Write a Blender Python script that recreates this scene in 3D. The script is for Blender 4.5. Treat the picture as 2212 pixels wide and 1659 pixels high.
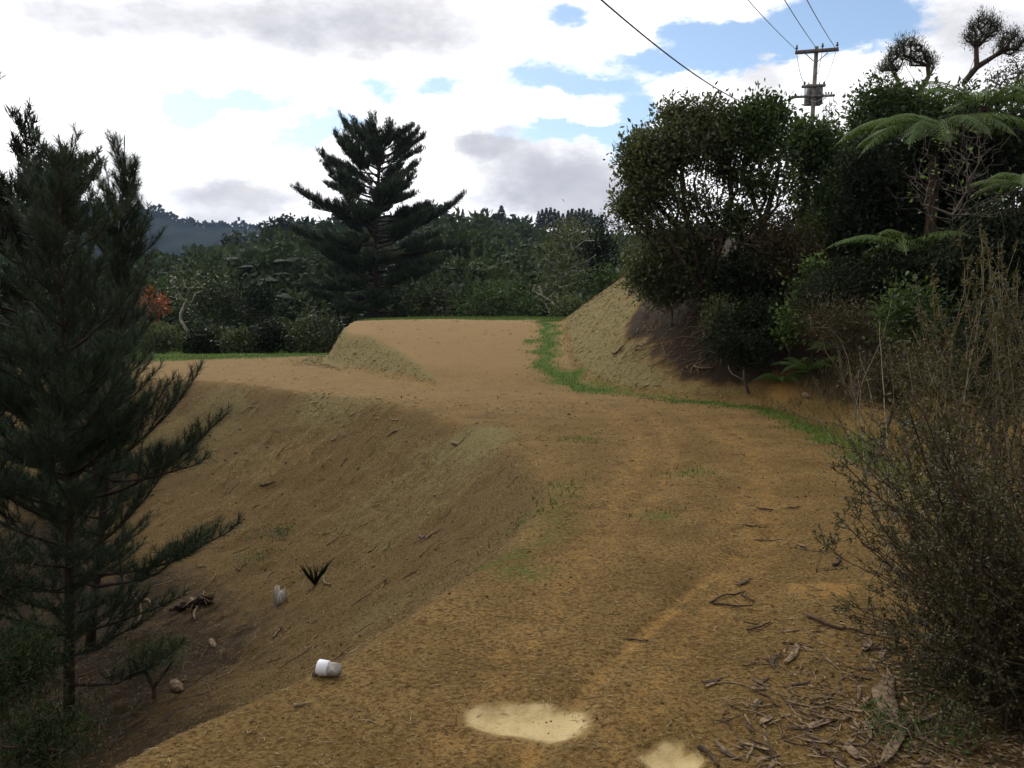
import bpy, math
import numpy as np
from mathutils import Vector

SC = bpy.context.scene
COL = SC.collection
for o in list(bpy.data.objects):
    bpy.data.objects.remove(o)

# ------------------------------------------------------------------ camera
FPX, CU, CV = 1703.0, 1106.0, 829.5          # focal length and centre of a 2212 px wide picture
PITCH = math.radians(5.68)
EYE = 1.6
cam_data = bpy.data.cameras.new('camera')
cam_data.sensor_fit = 'HORIZONTAL'
cam_data.angle = 2 * math.atan(CU / FPX)
cam_data.clip_start = 0.05
cam_data.clip_end = 6000
cam = bpy.data.objects.new('camera', cam_data)
cam.location = (0, 0, EYE)
cam.rotation_euler = (math.radians(90) - PITCH, 0, 0)
COL.objects.link(cam)
SC.camera = cam

# ------------------------------------------------------------------ light and sky
SUN_AZ, SUN_EL = math.radians(-30), math.radians(38)      # azimuth from +Y towards +X
SUN_DIR = Vector((math.sin(SUN_AZ) * math.cos(SUN_EL), math.cos(SUN_AZ) * math.cos(SUN_EL), math.sin(SUN_EL)))
sun_data = bpy.data.lights.new('sun', 'SUN')
sun_data.energy = 1.4
sun_data.angle = math.radians(14)
sun_data.color = (1.0, 0.95, 0.86)
sun = bpy.data.objects.new('sun', sun_data)
sun.rotation_euler = (-SUN_DIR).to_track_quat('-Z', 'Y').to_euler()
COL.objects.link(sun)

SC.view_settings.view_transform = 'Standard'
SC.view_settings.look = 'None'
SC.view_settings.exposure = 0.0
SC.view_settings.gamma = 1.0
SC.view_settings.use_curve_mapping = False
SC.cycles.max_bounces = 6
SC.cycles.diffuse_bounces = 3
SC.cycles.transmission_bounces = 3
SC.cycles.volume_bounces = 0
SC.cycles.caustics_reflective = False
SC.cycles.caustics_refractive = False


class NT:
    """tiny helper around a node tree"""
    def __init__(self, tree):
        self.t = tree
        tree.nodes.clear()

    def n(self, kind, **kw):
        nd = self.t.nodes.new('ShaderNode' + kind)
        for k, v in kw.items():
            setattr(nd, k, v)
        return nd

    def link(self, a, b):
        self.t.links.new(a, b)

    def put(self, sock, v):
        if isinstance(v, bpy.types.NodeSocket):
            self.link(v, sock)
        elif v is not None:
            sock.default_value = v

    def math(self, op, a, b=None, c=None, clamp=False):
        nd = self.n('Math', operation=op, use_clamp=clamp)
        self.put(nd.inputs[0], a)
        if b is not None:
            self.put(nd.inputs[1], b)
        if c is not None:
            self.put(nd.inputs[2], c)
        return nd.outputs[0]

    def vmath(self, op, a, b=None):
        nd = self.n('VectorMath', operation=op)
        self.put(nd.inputs[0], a)
        if b is not None:
            self.put(nd.inputs[1], b)
        return nd.outputs['Value'] if op in ('DOT_PRODUCT', 'LENGTH') else nd.outputs[0]

    def noise(self, vec, scale, detail=4.0, rough=0.55, dist=0.0, col=False, dims='3D'):
        nd = self.n('TexNoise')
        nd.noise_dimensions = dims
        self.put(nd.inputs['Vector'], vec)
        nd.inputs['Scale'].default_value = scale
        nd.inputs['Detail'].default_value = detail
        nd.inputs['Roughness'].default_value = rough
        nd.inputs['Distortion'].default_value = dist
        return nd.outputs['Color'] if col else nd.outputs['Fac']

    def step(self, v, a, b, lo=0.0, hi=1.0):
        nd = self.n('MapRange', interpolation_type='SMOOTHSTEP')
        self.put(nd.inputs[0], v)
        self.put(nd.inputs[1], a)
        self.put(nd.inputs[2], b)
        self.put(nd.inputs[3], lo)
        self.put(nd.inputs[4], hi)
        return nd.outputs[0]

    def mix(self, f, a, b, blend='MIX'):
        nd = self.n('Mix', data_type='RGBA', blend_type=blend)
        self.put(nd.inputs[0], f)
        self.put(nd.inputs[6], rgba(a))
        self.put(nd.inputs[7], rgba(b))
        return nd.outputs[2]

    def scale(self, v, s):
        nd = self.n('Mapping')
        self.put(nd.inputs['Vector'], v)
        nd.inputs['Scale'].default_value = s
        return nd.outputs[0]


def rgba(c):
    if isinstance(c, tuple) and len(c) == 3:
        return (*c, 1.0)
    return c


def gnomonic(u, v):
    """direction of picture point as (x/y, z/y) about the +Y axis"""
    cx, cy = (u - CU) / FPX, (CV - v) / FPX
    cp, sp = math.cos(PITCH), math.sin(PITCH)
    yy = cp + cy * sp
    return cx / yy, (cy * cp - sp) / yy


world = bpy.data.worlds.new('World')
SC.world = world
world.use_nodes = True
world.cycles.sampling_method = 'MANUAL'
world.cycles.sample_map_resolution = 512
w = NT(world.node_tree)
tc = w.n('TexCoord').outputs['Generated']
d_ = w.vmath('NORMALIZE', tc)
sky = w.n('TexSky')
sky.sky_type = 'NISHITA'
sky.sun_disc = False
sky.sun_elevation = SUN_EL
sky.sun_rotation = SUN_AZ
sky.air_density = 1.0
sky.dust_density = 0.4
bg_sky = w.n('Background')
w.link(sky.outputs[0], bg_sky.inputs[0])
bg_sky.inputs[1].default_value = 0.15
# broken cloud: noise over the direction, drawn out sideways, with the gaps and grey bases in view set as soft ellipses
st = w.scale(d_, (1.0, 1.0, 2.0))
warp = w.noise(st, 14.0, 4.0, 0.66, col=True)
wv = w.vmath('SUBTRACT', warp, (0.5, 0.5, 0.5))
sep_w = w.n('SeparateXYZ'); w.link(wv, sep_w.inputs[0])
sep = w.n('SeparateXYZ'); w.link(d_, sep.inputs[0])
front = w.step(sep.outputs[1], 0.12, 0.3)
yy = w.math('MAXIMUM', sep.outputs[1], 0.05)
S = w.math('MULTIPLY_ADD', sep_w.outputs[0], 0.085, w.math('DIVIDE', sep.outputs[0], yy))
T = w.math('MULTIPLY_ADD', sep_w.outputs[1], 0.06, w.math('DIVIDE', sep.outputs[2], yy))


def blobs(items):
    total = None
    for (u, v, ru, rv, k) in items:
        s0, t0 = gnomonic(u, v)
        a = w.math('MULTIPLY', w.math('SUBTRACT', S, s0), FPX / ru)
        b = w.math('MULTIPLY', w.math('SUBTRACT', T, t0), FPX / rv)
        q = w.math('MULTIPLY_ADD', a, a, w.math('MULTIPLY', b, b))
        e = w.math('MULTIPLY', w.math('EXPONENT', w.math('MULTIPLY', q, -0.7)), k)
        total = e if total is None else w.math('ADD', total, e)
    return w.math('MULTIPLY', total, front)


GAPS = [(400, 245, 70, 48, 1.0), (530, 215, 110, 26, .9), (650, 300, 62, 45, 1.0), (745, 262, 55, 22, .8), (808, 188, 34, 30, .9),
        (945, 180, 60, 24, .8), (1150, 160, 75, 30, .85), (1275, 188, 70, 18, .8), (1235, 30, 75, 36, .95), (1400, 130, 110, 30, .9),
        (1385, 240, 50, 48, .95), (1220, 292, 110, 18, .9), (1560, 105, 95, 42, 1.0), (1850, 35, 150, 55, 1.25), (1700, 85, 120, 36, 1.0),
        (1350, 320, 50, 26, .8), (1460, 60, 50, 20, .5)]
GREYS = [(110, 40, 240, 60, .6), (520, 30, 300, 70, .55), (900, 60, 260, 80, .65), (700, 100, 200, 50, .25), (500, 425, 190, 42, 1.0), (1190, 395, 170, 78, 1.15),
         (1050, 312, 60, 30, .8), (1650, 165, 70, 42, .75), (2110, 70, 140, 90, .9), (460, 480, 60, 14, .5), (590, 305, 40, 26, .5), (1300, 455, 120, 50, .9)]
big = w.noise(st, 3.1, 3.0, 0.6)
fine = w.noise(st, 17.0, 5.0, 0.66)
gap_field = w.math('ADD', blobs(GAPS), w.math('MULTIPLY_ADD', fine, 1.15, w.math('MULTIPLY_ADD', big, 0.9, -1.26)))
gap = w.step(gap_field, 0.04, 0.60)
shade_n = w.noise(w.scale(d_, (1.0, 1.0, 1.7)), 5.2, 4.0, 0.6)
grey = w.step(w.math('ADD', blobs(GREYS), w.math('MULTIPLY_ADD', fine, 0.9, w.math('MULTIPLY_ADD', shade_n, 1.2, -1.15))), -0.1, 1.05)
cs = w.vmath('DOT_PRODUCT', d_, tuple(SUN_DIR))
glow = w.step(cs, -0.3, 0.95, 0.55, 1.5)
c_lit = w.mix(1.0, (1.06, 1.05, 1.06), w.math('MULTIPLY', glow, w.math('MULTIPLY_ADD', w.math('ADD', fine, shade_n), .42, .58)), 'MULTIPLY')
c_gry = w.mix(w.step(shade_n, 0.3, 0.7), (0.54, 0.55, 0.62), (0.84, 0.83, 0.85))
ccol = w.mix(grey, c_lit, c_gry)
bg_cloud = w.n('Background')
w.link(ccol, bg_cloud.inputs[0])
bg_cloud.inputs[1].default_value = 1.0
mixw = w.n('MixShader')
w.link(w.math('SUBTRACT', 1.0, gap), mixw.inputs[0])
w.link(bg_sky.outputs[0], mixw.inputs[1])
w.link(bg_cloud.outputs[0], mixw.inputs[2])
out = w.n('OutputWorld')
w.link(mixw.outputs[0], out.inputs[0])
# ------------------------------------------------------------------ mesh helpers
def unit(a):
    a = np.asarray(a, float)
    return a / np.maximum(np.linalg.norm(a, axis=-1, keepdims=True), 1e-9)


def perp(a):
    """two unit vectors across each row of a"""
    ref = np.where(np.abs(a[:, 2:3]) < 0.9, np.array([[0, 0, 1.0]]), np.array([[1.0, 0, 0]]))
    b = unit(np.cross(a, ref))
    return b, np.cross(b, a)


class Geo:
    """gathers vertices, faces and a per-vertex tint; becomes ONE mesh object"""
    def __init__(self):
        self.v, self.q, self.t, self.c, self.n = [], [], [], [], 0

    def add(self, v, quads=None, tris=None, tint=0.5):
        v = np.asarray(v, float).reshape(-1, 3)
        if not len(v):
            return
        if quads is not None and len(quads):
            self.q.append(np.asarray(quads, int).reshape(-1, 4) + self.n)
        if tris is not None and len(tris):
            self.t.append(np.asarray(tris, int).reshape(-1, 3) + self.n)
        self.v.append(v)
        self.c.append(np.broadcast_to(np.asarray(tint, float), (len(v),)).copy())
        self.n += len(v)

    def segs(self, p0, p1, r0, r1, sides=3, tint=0.5):
        """straight tapered rods between rows of p0 and p1"""
        p0, p1 = np.atleast_2d(p0), np.atleast_2d(p1)
        m = len(p0)
        if m == 0:
            return
        a = unit(p1 - p0)
        b, c = perp(a)
        r0 = np.broadcast_to(np.asarray(r0, float), (m,))
        r1 = np.broadcast_to(np.asarray(r1, float), (m,))
        ang = np.arange(sides) * 2 * math.pi / sides
        ring = b[:, None] * np.cos(ang)[None, :, None] + c[:, None] * np.sin(ang)[None, :, None]
        v = np.concatenate([p0[:, None] + ring * r0[:, None, None], p1[:, None] + ring * r1[:, None, None]], 1)
        k = np.arange(sides)
        f = np.stack([k, (k + 1) % sides, (k + 1) % sides + sides, k + sides], 1)
        q = (f[None] + (np.arange(m) * 2 * sides)[:, None, None]).reshape(-1, 4)
        self.add(v, q, tint=np.repeat(np.broadcast_to(np.asarray(tint, float), (m,)), 2 * sides))

    def tube(self, pts, rad, sides=8, cap=True, tint=0.5, rough=0.0, rng=None):
        pts = np.asarray(pts, float)
        m = len(pts)
        rad = np.broadcast_to(np.asarray(rad, float), (m,))
        tan = unit(np.gradient(pts, axis=0))
        ref = np.array([0, 0, 1.0]) if abs(tan[0, 2]) < 0.9 else np.array([1.0, 0, 0])
        b = unit(np.cross(tan[0], ref))
        rings = []
        ang = np.arange(sides) * 2 * math.pi / sides
        for i in range(m):
            b = unit(b - tan[i] * np.dot(b, tan[i]))
            c = np.cross(tan[i], b)
            rr = rad[i] * (1 + (rng.uniform(-rough, rough, sides) if rng is not None else 0))
            rings.append(pts[i] + (b[None] * np.cos(ang)[:, None] + c[None] * np.sin(ang)[:, None]) * np.reshape(rr, (-1, 1)))
        v = np.concatenate(rings)
        k = np.arange(sides)
        f = np.stack([k, (k + 1) % sides, (k + 1) % sides + sides, k + sides], 1)
        q = (f[None] + (np.arange(m - 1) * sides)[:, None, None]).reshape(-1, 4)
        tr = []
        if cap:
            v = np.concatenate([v, pts[:1], pts[-1:]])
            a, z, o = m * sides, m * sides + 1, (m - 1) * sides
            for j in range(sides):
                tr += [(a, (j + 1) % sides, j), (z, o + j, o + (j + 1) % sides)]
        self.add(v, q, tr, tint)

    def leaves(self, p, axis, nrm, length, width, tint, fold=0.0):
        """one diamond leaf per row"""
        p = np.atleast_2d(p)
        a = unit(axis)
        b = unit(np.cross(a, nrm))
        n = np.cross(b, a)
        L = np.broadcast_to(np.asarray(length, float), (len(p),))[:, None]
        W = np.broadcast_to(np.asarray(width, float), (len(p),))[:, None]
        mid = p + a * L * 0.45
        v = np.stack([p, mid + b * W * .5 + n * W * fold, p + a * L, mid - b * W * .5 + n * W * fold], 1)
        q = (np.arange(4)[None] + (np.arange(len(p)) * 4)[:, None])
        self.add(v, q, tint=np.repeat(np.broadcast_to(np.asarray(tint, float), (len(p),)), 4))

    def needles(self, p, axis, length, width, tint):
        p = np.atleast_2d(p)
        a = unit(axis)
        b, c = perp(a)
        th = (np.arange(len(p)) * 2.399)[:, None]
        b = b * np.cos(th) + c * np.sin(th)
        L = np.broadcast_to(np.asarray(length, float), (len(p),))[:, None]
        W = np.broadcast_to(np.asarray(width, float), (len(p),))[:, None]
        v = np.stack([p - b * W * .5, p + b * W * .5, p + a * L], 1)
        t = (np.arange(3)[None] + (np.arange(len(p)) * 3)[:, None])
        self.add(v, tris=t, tint=np.repeat(np.broadcast_to(np.asarray(tint, float), (len(p),)), 3))

    def box(self, c, size, rot=None, tint=0.5):
        s = np.array(size) / 2
        v = np.array([(x, y, z) for z in (-1, 1) for y in (-1, 1) for x in (-1, 1)], float) * s
        if rot is not None:
            v = v @ np.asarray(rot).T
        self.add(v + np.asarray(c), [(0, 2, 3, 1), (4, 5, 7, 6), (0, 1, 5, 4), (2, 6, 7, 3), (0, 4, 6, 2), (1, 3, 7, 5)], tint=tint)

    def mesh(self, name, origin=(0, 0, 0), smooth=False):
        v = np.concatenate(self.v) - np.asarray(origin)
        return raw_mesh(name, v, self.q, self.t, np.concatenate(self.c), smooth)


def raw_mesh(name, v, quads, tris, tint=None, smooth=False):
    me = bpy.data.meshes.new(name)
    q = np.concatenate(quads) if len(quads) else np.zeros((0, 4), int)
    t = np.concatenate(tris) if len(tris) else np.zeros((0, 3), int)
    me.vertices.add(len(v))
    me.vertices.foreach_set('co', v.astype(np.float32).ravel())
    loops = np.concatenate([q.ravel(), t.ravel()]).astype(np.int32)
    me.loops.add(len(loops))
    me.loops.foreach_set('vertex_index', loops)
    nf = len(q) + len(t)
    me.polygons.add(nf)
    start = np.concatenate([np.arange(len(q)) * 4, len(q) * 4 + np.arange(len(t)) * 3]).astype(np.int32)
    me.polygons.foreach_set('loop_start', start)
    if smooth:
        me.polygons.foreach_set('use_smooth', np.ones(nf, bool))
    if tint is not None:
        at_ = me.attributes.new('tint', 'FLOAT', 'POINT')
        at_.data.foreach_set('value', tint.astype(np.float32))
    me.update(calc_edges=True)
    return me


def tag(o, label=None, cat=None, group=None, kind=None):
    for k, v in (('label', label), ('category', cat), ('group', group), ('kind', kind)):
        if v:
            o[k] = v
    return o


def empty(name, loc, label, cat, group=None):
    o = bpy.data.objects.new(name, None)
    o.location = loc
    o.empty_display_size = 0.1
    COL.objects.link(o)
    return tag(o, label, cat, group)


def put(name, geo, mat, parent=None, loc=None, smooth=False):
    """geo in world space -> object at loc (or under parent, whose location is the origin)"""
    org = tuple(parent_world(parent)) if parent is not None else (loc if loc is not None else (0, 0, 0))
    me = geo.mesh(name, org, smooth) if isinstance(geo, Geo) else geo
    o = bpy.data.objects.new(name, me)
    if mat is not None:
        me.materials.append(mat)
    COL.objects.link(o)
    if parent is not None:
        o.parent = parent
    elif loc is not None:
        o.location = loc
    return o


def parent_world(p):
    v = Vector((0, 0, 0))
    while p is not None:
        v = v + p.location
        p = p.parent
    return v


# ------------------------------------------------------------------ materials
def material(name):
    m = bpy.data.materials.new(name)
    m.use_nodes = True
    t = NT(m.node_tree)
    o = t.n('OutputMaterial')
    return m, t, o


def leaf_mat(name, dark, light, trans=0.25, rough=0.55, spec=0.25, patch=0.0, other=(0.1, 0.07, 0.02), pscale=1.2):
    m, t, o = material(name)
    a = t.n('Attribute', attribute_name='tint').outputs['Fac']
    geo = t.n('NewGeometry').outputs['Position']
    nz = t.noise(geo, pscale, 3.0)
    f = t.math('MULTIPLY_ADD', t.math('SUBTRACT', nz, 0.5), 0.9, a, clamp=True)
    c = t.mix(f, dark, light)
    if patch:
        c = t.mix(t.step(t.noise(geo, pscale * 0.8, 2.0), 1.0 - patch, 1.05 - patch * .6), c, other)
    p = t.n('BsdfPrincipled')
    t.put(p.inputs['Base Color'], c)
    p.inputs['Roughness'].default_value = rough
    p.inputs['Specular IOR Level'].default_value = spec
    if trans > 0:
        tr = t.n('BsdfTranslucent')
        t.link(t.mix(1.0, c, (1.0, 1.0, 0.55), 'MULTIPLY'), tr.inputs[0])
        mx = t.n('MixShader')
        mx.inputs[0].default_value = trans
        t.link(p.outputs[0], mx.inputs[1])
        t.link(tr.outputs[0], mx.inputs[2])
        t.link(mx.outputs[0], o.inputs[0])
    else:
        t.link(p.outputs[0], o.inputs[0])
    return m


def bark_mat(name, dark, light, scale=18.0, rough=0.85, bump=0.5, stretch=(1, 1, .25)):
    m, t, o = material(name)
    pos = t.n('NewGeometry').outputs['Position']
    a = t.n('Attribute', attribute_name='tint').outputs['Fac']
    nz = t.noise(t.scale(pos, stretch), scale, 6.0, 0.65)
    f = t.math('ADD', t.step(nz, 0.3, 0.72), t.math('MULTIPLY_ADD', a, 0.7, -0.35), clamp=True)
    p = t.n('BsdfPrincipled')
    t.put(p.inputs['Base Color'], t.mix(f, dark, light))
    p.inputs['Roughness'].default_value = rough
    p.inputs['Specular IOR Level'].default_value = 0.2
    b = t.n('Bump')
    b.inputs['Strength'].default_value = bump
    b.inputs['Distance'].default_value = 0.01
    t.link(nz, b.inputs['Height'])
    t.link(b.outputs[0], p.inputs['Normal'])
    t.link(p.outputs[0], o.inputs[0])
    return m


def plain_mat(name, c1, c2, rough=0.6, scale=6.0, metal=0.0, spec=0.4, bump=0.0):
    m, t, o = material(name)
    pos = t.n('NewGeometry').outputs['Position']
    nz = t.noise(pos, scale, 5.0, 0.6)
    p = t.n('BsdfPrincipled')
    t.put(p.inputs['Base Color'], t.mix(t.step(nz, 0.3, 0.7), c1, c2))
    p.inputs['Roughness'].default_value = rough
    p.inputs['Metallic'].default_value = metal
    p.inputs['Specular IOR Level'].default_value = spec
    if bump:
        b = t.n('Bump')
        b.inputs['Strength'].default_value = bump
        b.inputs['Distance'].default_value = 0.01
        t.link(nz, b.inputs['Height'])
        t.link(b.outputs[0], p.inputs['Normal'])
    t.link(p.outputs[0], o.inputs[0])
    return m


# ------------------------------------------------------------------ noise
_tab = np.random.default_rng(5).random((256, 256))


def vnoise(x, y):
    xi, yi = np.floor(x).astype(int), np.floor(y).astype(int)
    fx, fy = x - xi, y - yi
    fx, fy = fx * fx * (3 - 2 * fx), fy * fy * (3 - 2 * fy)
    g = lambda i, j: _tab[i & 255, j & 255]
    return (g(xi, yi) * (1 - fx) + g(xi + 1, yi) * fx) * (1 - fy) + (g(xi, yi + 1) * (1 - fx) + g(xi + 1, yi + 1) * fx) * fy - 0.5


def fbm(x, y, s, oct=4, gain=0.5):
    z, a = 0.0, 1.0
    for k in range(oct):
        z = z + a * vnoise(x * s + 17.3 * k, y * s + 9.1 * k)
        s, a = s * 2.03, a * gain
    return z


def sstep(x, a, b):
    t = np.clip((x - a) / (b - a), 0, 1)
    return t * t * (3 - 2 * t)
# ------------------------------------------------------------------ terrain
def poly_dist(x, y, P):
    """distance to a polyline, and the y of the nearest point on it"""
    best = np.full(np.shape(x), 1e9)
    ny = np.zeros(np.shape(x))
    for (x0, y0), (x1, y1) in zip(P[:-1], P[1:]):
        dx, dy = x1 - x0, y1 - y0
        t = np.clip(((x - x0) * dx + (y - y0) * dy) / (dx * dx + dy * dy), 0, 1)
        d = np.hypot(x - x0 - t * dx, y - y0 - t * dy)
        m = d < best
        best = np.where(m, d, best)
        ny = np.where(m, y0 + t * dy, ny)
    return best, ny


def inside(x, y, P):
    r = np.zeros(np.shape(x), bool)
    for (x0, y0), (x1, y1) in zip(P, P[1:] + P[:1]):
        if y0 == y1:
            continue
        c = ((y0 > y) != (y1 > y)) & (x < (x1 - x0) * (y - y0) / (y1 - y0) + x0)
        r ^= c
    return r


def smoothline(P, n=4):
    P = np.array(P, float)
    for _ in range(n):
        a, b = P[:-1] * .75 + P[1:] * .25, P[:-1] * .25 + P[1:] * .75
        P = np.concatenate([P[:1], np.stack([a, b], 1).reshape(-1, 2), P[-1:]])
    return [tuple(p) for p in P]


EDGE = smoothline([(-3.2, -6), (-2.0, 1), (-1.38, 2.6), (-0.76, 3.3), (-0.56, 3.7), (-0.2, 4.5), (0.14, 5.4), (0.40, 6.5), (0.42, 7.6), (0.05, 9.4),
                   (-1.1, 11.9), (-2.8, 13.6), (-5.8, 16.4), (-8, 17.5), (-12, 18.5), (-20, 19), (-46, 19)], 2)
BOWL = EDGE + [(-46, -6)]
CREST = smoothline([(-0.4, 14.0), (-1.3, 15.5), (-2.1, 17.5), (-2.8, 19.0), (-3.75, 20.7), (-4.6, 21.7), (-4.95, 23.5), (-5.3, 27), (-5.8, 31), (-6.0, 60)], 2)
RAMP = CREST + [(60, 60), (60, 14.2)]
TOE = smoothline([(3.2, -8), (3.2, 3), (3.6, 6), (4.0, 9), (4.35, 11.6), (4.1, 12.6), (2.8, 13.6), (1.7, 14.8), (1.2, 17), (1.25, 19.5),
                  (1.4, 23), (1.6, 26), (2.1, 29), (2.8, 34), (4, 45), (7, 60), (12, 90)], 2)
HILL = TOE + [(400, 90), (400, -8)]
SKY_U = np.array([-900, -200, 200, 330, 480, 560, 640, 750, 900, 960, 1085, 1200, 1340, 1500, 2600])
SKY_V = np.array([500, 540, 568, 564, 545, 524, 488, 482, 466, 474, 484, 503, 512, 505, 500])


def flat_hit(u, v):
    s, t = gnomonic(u, v)
    y = EYE / -t
    return s * y, y


PUDDLES = [(*flat_hit(1125, 1552), 0.25, 0.15), (*flat_hit(1452, 1638), 0.115, 0.10)]


def levels(x, y):
    """all the parts of the relief at once"""
    x, y = np.asarray(x, float), np.asarray(y, float)
    dE, _ = poly_dist(x, y, EDGE)
    dE = np.where(inside(x, y, BOWL), dE, -dE)
    dC, ny = poly_dist(x, y, CREST)
    on_ramp = inside(x, y, RAMP)
    dT, _ = poly_dist(x, y, TOE)
    dT = np.where(inside(x, y, HILL), dT, -dT)
    return dE, dC, ny, on_ramp, dT


def ramp_h(y):
    t = np.clip((y - 15.0) / 8.2, 0, 1)
    return 1.12 * (t * 0.6 + 0.4 * t * t * (3 - 2 * t))


def terrain(x, y, fine=True, lv=None):
    x, y = np.asarray(x, float), np.asarray(y, float)
    dE, dC, ny, on_ramp, dT = lv if lv is not None else levels(x, y)
    z = np.zeros(np.shape(x))
    # ramp, upper lawn and the cut face on their left
    side_fall = 0.16 * np.maximum(0, -x - 3.7) * (1 - .8 * sstep(y, 22.5, 25))
    face = ramp_h(ny) - np.interp(ny, [14, 20.7, 21.7, 23.5, 27], [0, .01, .15, .13, .06]) - np.interp(ny, [14, 20.5, 21.8, 30], [.85, .95, 1.8, 1.6]) * np.maximum(0, np.sqrt(dC ** 2 + .001) - .032) * (1 + .25 * vnoise(x * 1.3, y * 1.3))
    z = np.where(on_ramp, ramp_h(y) - side_fall, np.maximum(face, 0.0))
    # land falls away behind the lawn and the lower terrace
    fall = np.where(on_ramp, np.maximum(0, y - 33.5) * 0.45, np.maximum(0, y - 26.5 - 0.1 * np.abs(x + 8)) * 0.25)
    z = np.maximum(z - fall, -1.6 + np.minimum(0, 0 * x))
    z = z + np.where(on_ramp, 0, -0.04 * sstep(-x, 3, 12))
    # bowl on the left
    s = np.maximum(dE, 0)
    sl = 0.80 * (np.sqrt(s * s + .01) - .1)
    deep = 2.55 + 0.03 * np.maximum(0, -x - 3)
    bowl = deep * (1 - np.exp(-(sl / deep) ** 1.6)) ** (1 / 1.6)
    z = z - np.where(dE > 0, bowl, 0)
    # hill on the right
    h = np.interp(np.maximum(dT, 0), [0, .35, 3, 6, 10, 20, 40, 400], [0, .2, 2.05, 2.6, 3.1, 3.8, 4.4, 7])
    z = z + np.where(dT > 0, h, 0)
    # wooded hill far behind
    dist = np.maximum(y, 1)
    u = CU + FPX * x / dist
    top = EYE + (660 - np.interp(u, SKY_U, SKY_V)) / FPX * 250
    t = np.clip((y - 58) / 192, 0, 1)
    far = -1.6 + (top - 9.0 + 1.6) * t ** 0.92 - np.maximum(0, y - 255) * 0.12
    z = np.where(y > 58, np.maximum(far, np.where(dT > 0, z - np.maximum(0, y - 60) * .1, -3)), z)
    z = np.maximum(z, -40)
    # far from the track the ground is only rough
    near = 1 - sstep(np.hypot(x, y), 35, 70)
    slope_w = sstep(dE, 0.1, 1.0) + sstep(dT, 0.1, .6)
    z = z + near * 0.05 * fbm(x, y, 0.45, 3) * (1 + slope_w)
    if fine:
        cam_near = 1 - sstep(np.hypot(x, y), 14, 30)
        z = z + cam_near * (0.012 + 0.055 * slope_w) * fbm(x, y, 3.1, 3) + cam_near * (0.010 + .020 * slope_w) * fbm(x, y, 11.0, 2)
        # erosion grooves down the bowl, across the edge
        z = z - 0.02 * sstep(dE, .1, .8) * sstep(fbm(x * .6 + y * .8, (x * -.8 + y * .6) * .25, 2.2, 2), .12, .4)
        for pts, wd, dp in RUTS:
            r, _ = poly_dist(x, y, pts)
            z = z - dp * np.exp(-(r / wd) ** 2)
    for (px, py, ra, rb) in PUDDLES:
        q = np.hypot((x - px) / ra, (y - py) / rb) + .6 * fbm(x, y, 5.0, 3)
        z = np.where(q < 1.4, z * sstep(q, 0.5, 1.4) - 0.035 * (1 - sstep(q, .55, 1.15)), z)
    return z


def uvline(pts):
    return [flat_hit(*p) for p in pts]


RUTS = [(uvline([(1130, 1659), (1200, 1560), (1300, 1455), (1400, 1360), (1500, 1262), (1600, 1190), (1680, 1135)]), .07, .022),
        (uvline([(1000, 1640), (1130, 1400), (1260, 1200), (1350, 1060), (1390, 960), (1330, 890), (1200, 845)]), .30, .012),
        (uvline([(1330, 1640), (1450, 1420), (1600, 1230), (1660, 1090), (1620, 980), (1480, 890), (1300, 850)]), .28, .010),
        (uvline([(1490, 1659), (1500, 1560), (1540, 1430), (1640, 1290)]), .08, .012),
        (uvline([(1400, 895), (1440, 940), (1450, 1000), (1400, 1080), (1330, 1140)]), .16, .02),
        (uvline([(1560, 905), (1620, 960), (1640, 1030), (1560, 1130)]), .16, .012)]


def ray_hit(u, v, lo=1.5, hi=70.0):
    """ground point seen at a picture point"""
    s, t = gnomonic(u, v)
    d = np.geomspace(lo, hi, 900)
    zt = terrain(s * d, d, fine=False)
    below = np.nonzero(EYE + t * d < zt)[0]
    i = below[0] if len(below) else len(d) - 1
    y = d[i]
    return np.array([s * y, y, float(terrain(s * y, y))])


def at(u, v, y):
    s, t = gnomonic(u, v)
    return np.array([s * y, y, EYE + t * y])


def ground_at(x, y):
    return np.array([x, y, float(terrain(x, y))])


def grow(a, b, step, ratio, cap):
    out, s, p = [], step, a
    while p < b:
        p += s
        out.append(p)
        s = min(s * ratio, cap)
    return out


xs = np.array([-x for x in grow(4.0, 1500, .075, 1.045, 120)][::-1] + list(np.arange(-4, 5.0, .06)) + grow(4.96, 1500, .075, 1.05, 120))
ys = np.array([-y for y in grow(0, 60, .4, 1.25, 10)][::-1] + list(np.arange(0, 2, .25)) + list(np.arange(2, 11, .055)) + grow(10.98, 1500, .058, 1.019, 120))
GX, GY = np.meshgrid(xs, ys)
LV = levels(GX, GY)
GZ = terrain(GX, GY, True, LV)
dE, dC, ny_, on_ramp, dT = LV
nx_, nyv = len(xs), len(ys)
V = np.stack([GX.ravel(), GY.ravel(), GZ.ravel()], 1)
gz_y, gz_x = np.gradient(GZ, ys, xs)
NRM = unit(np.stack([-gz_x, -gz_y, np.ones_like(GZ)], -1)).reshape(-1, 3)
slope = np.hypot(gz_x, gz_y)

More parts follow.
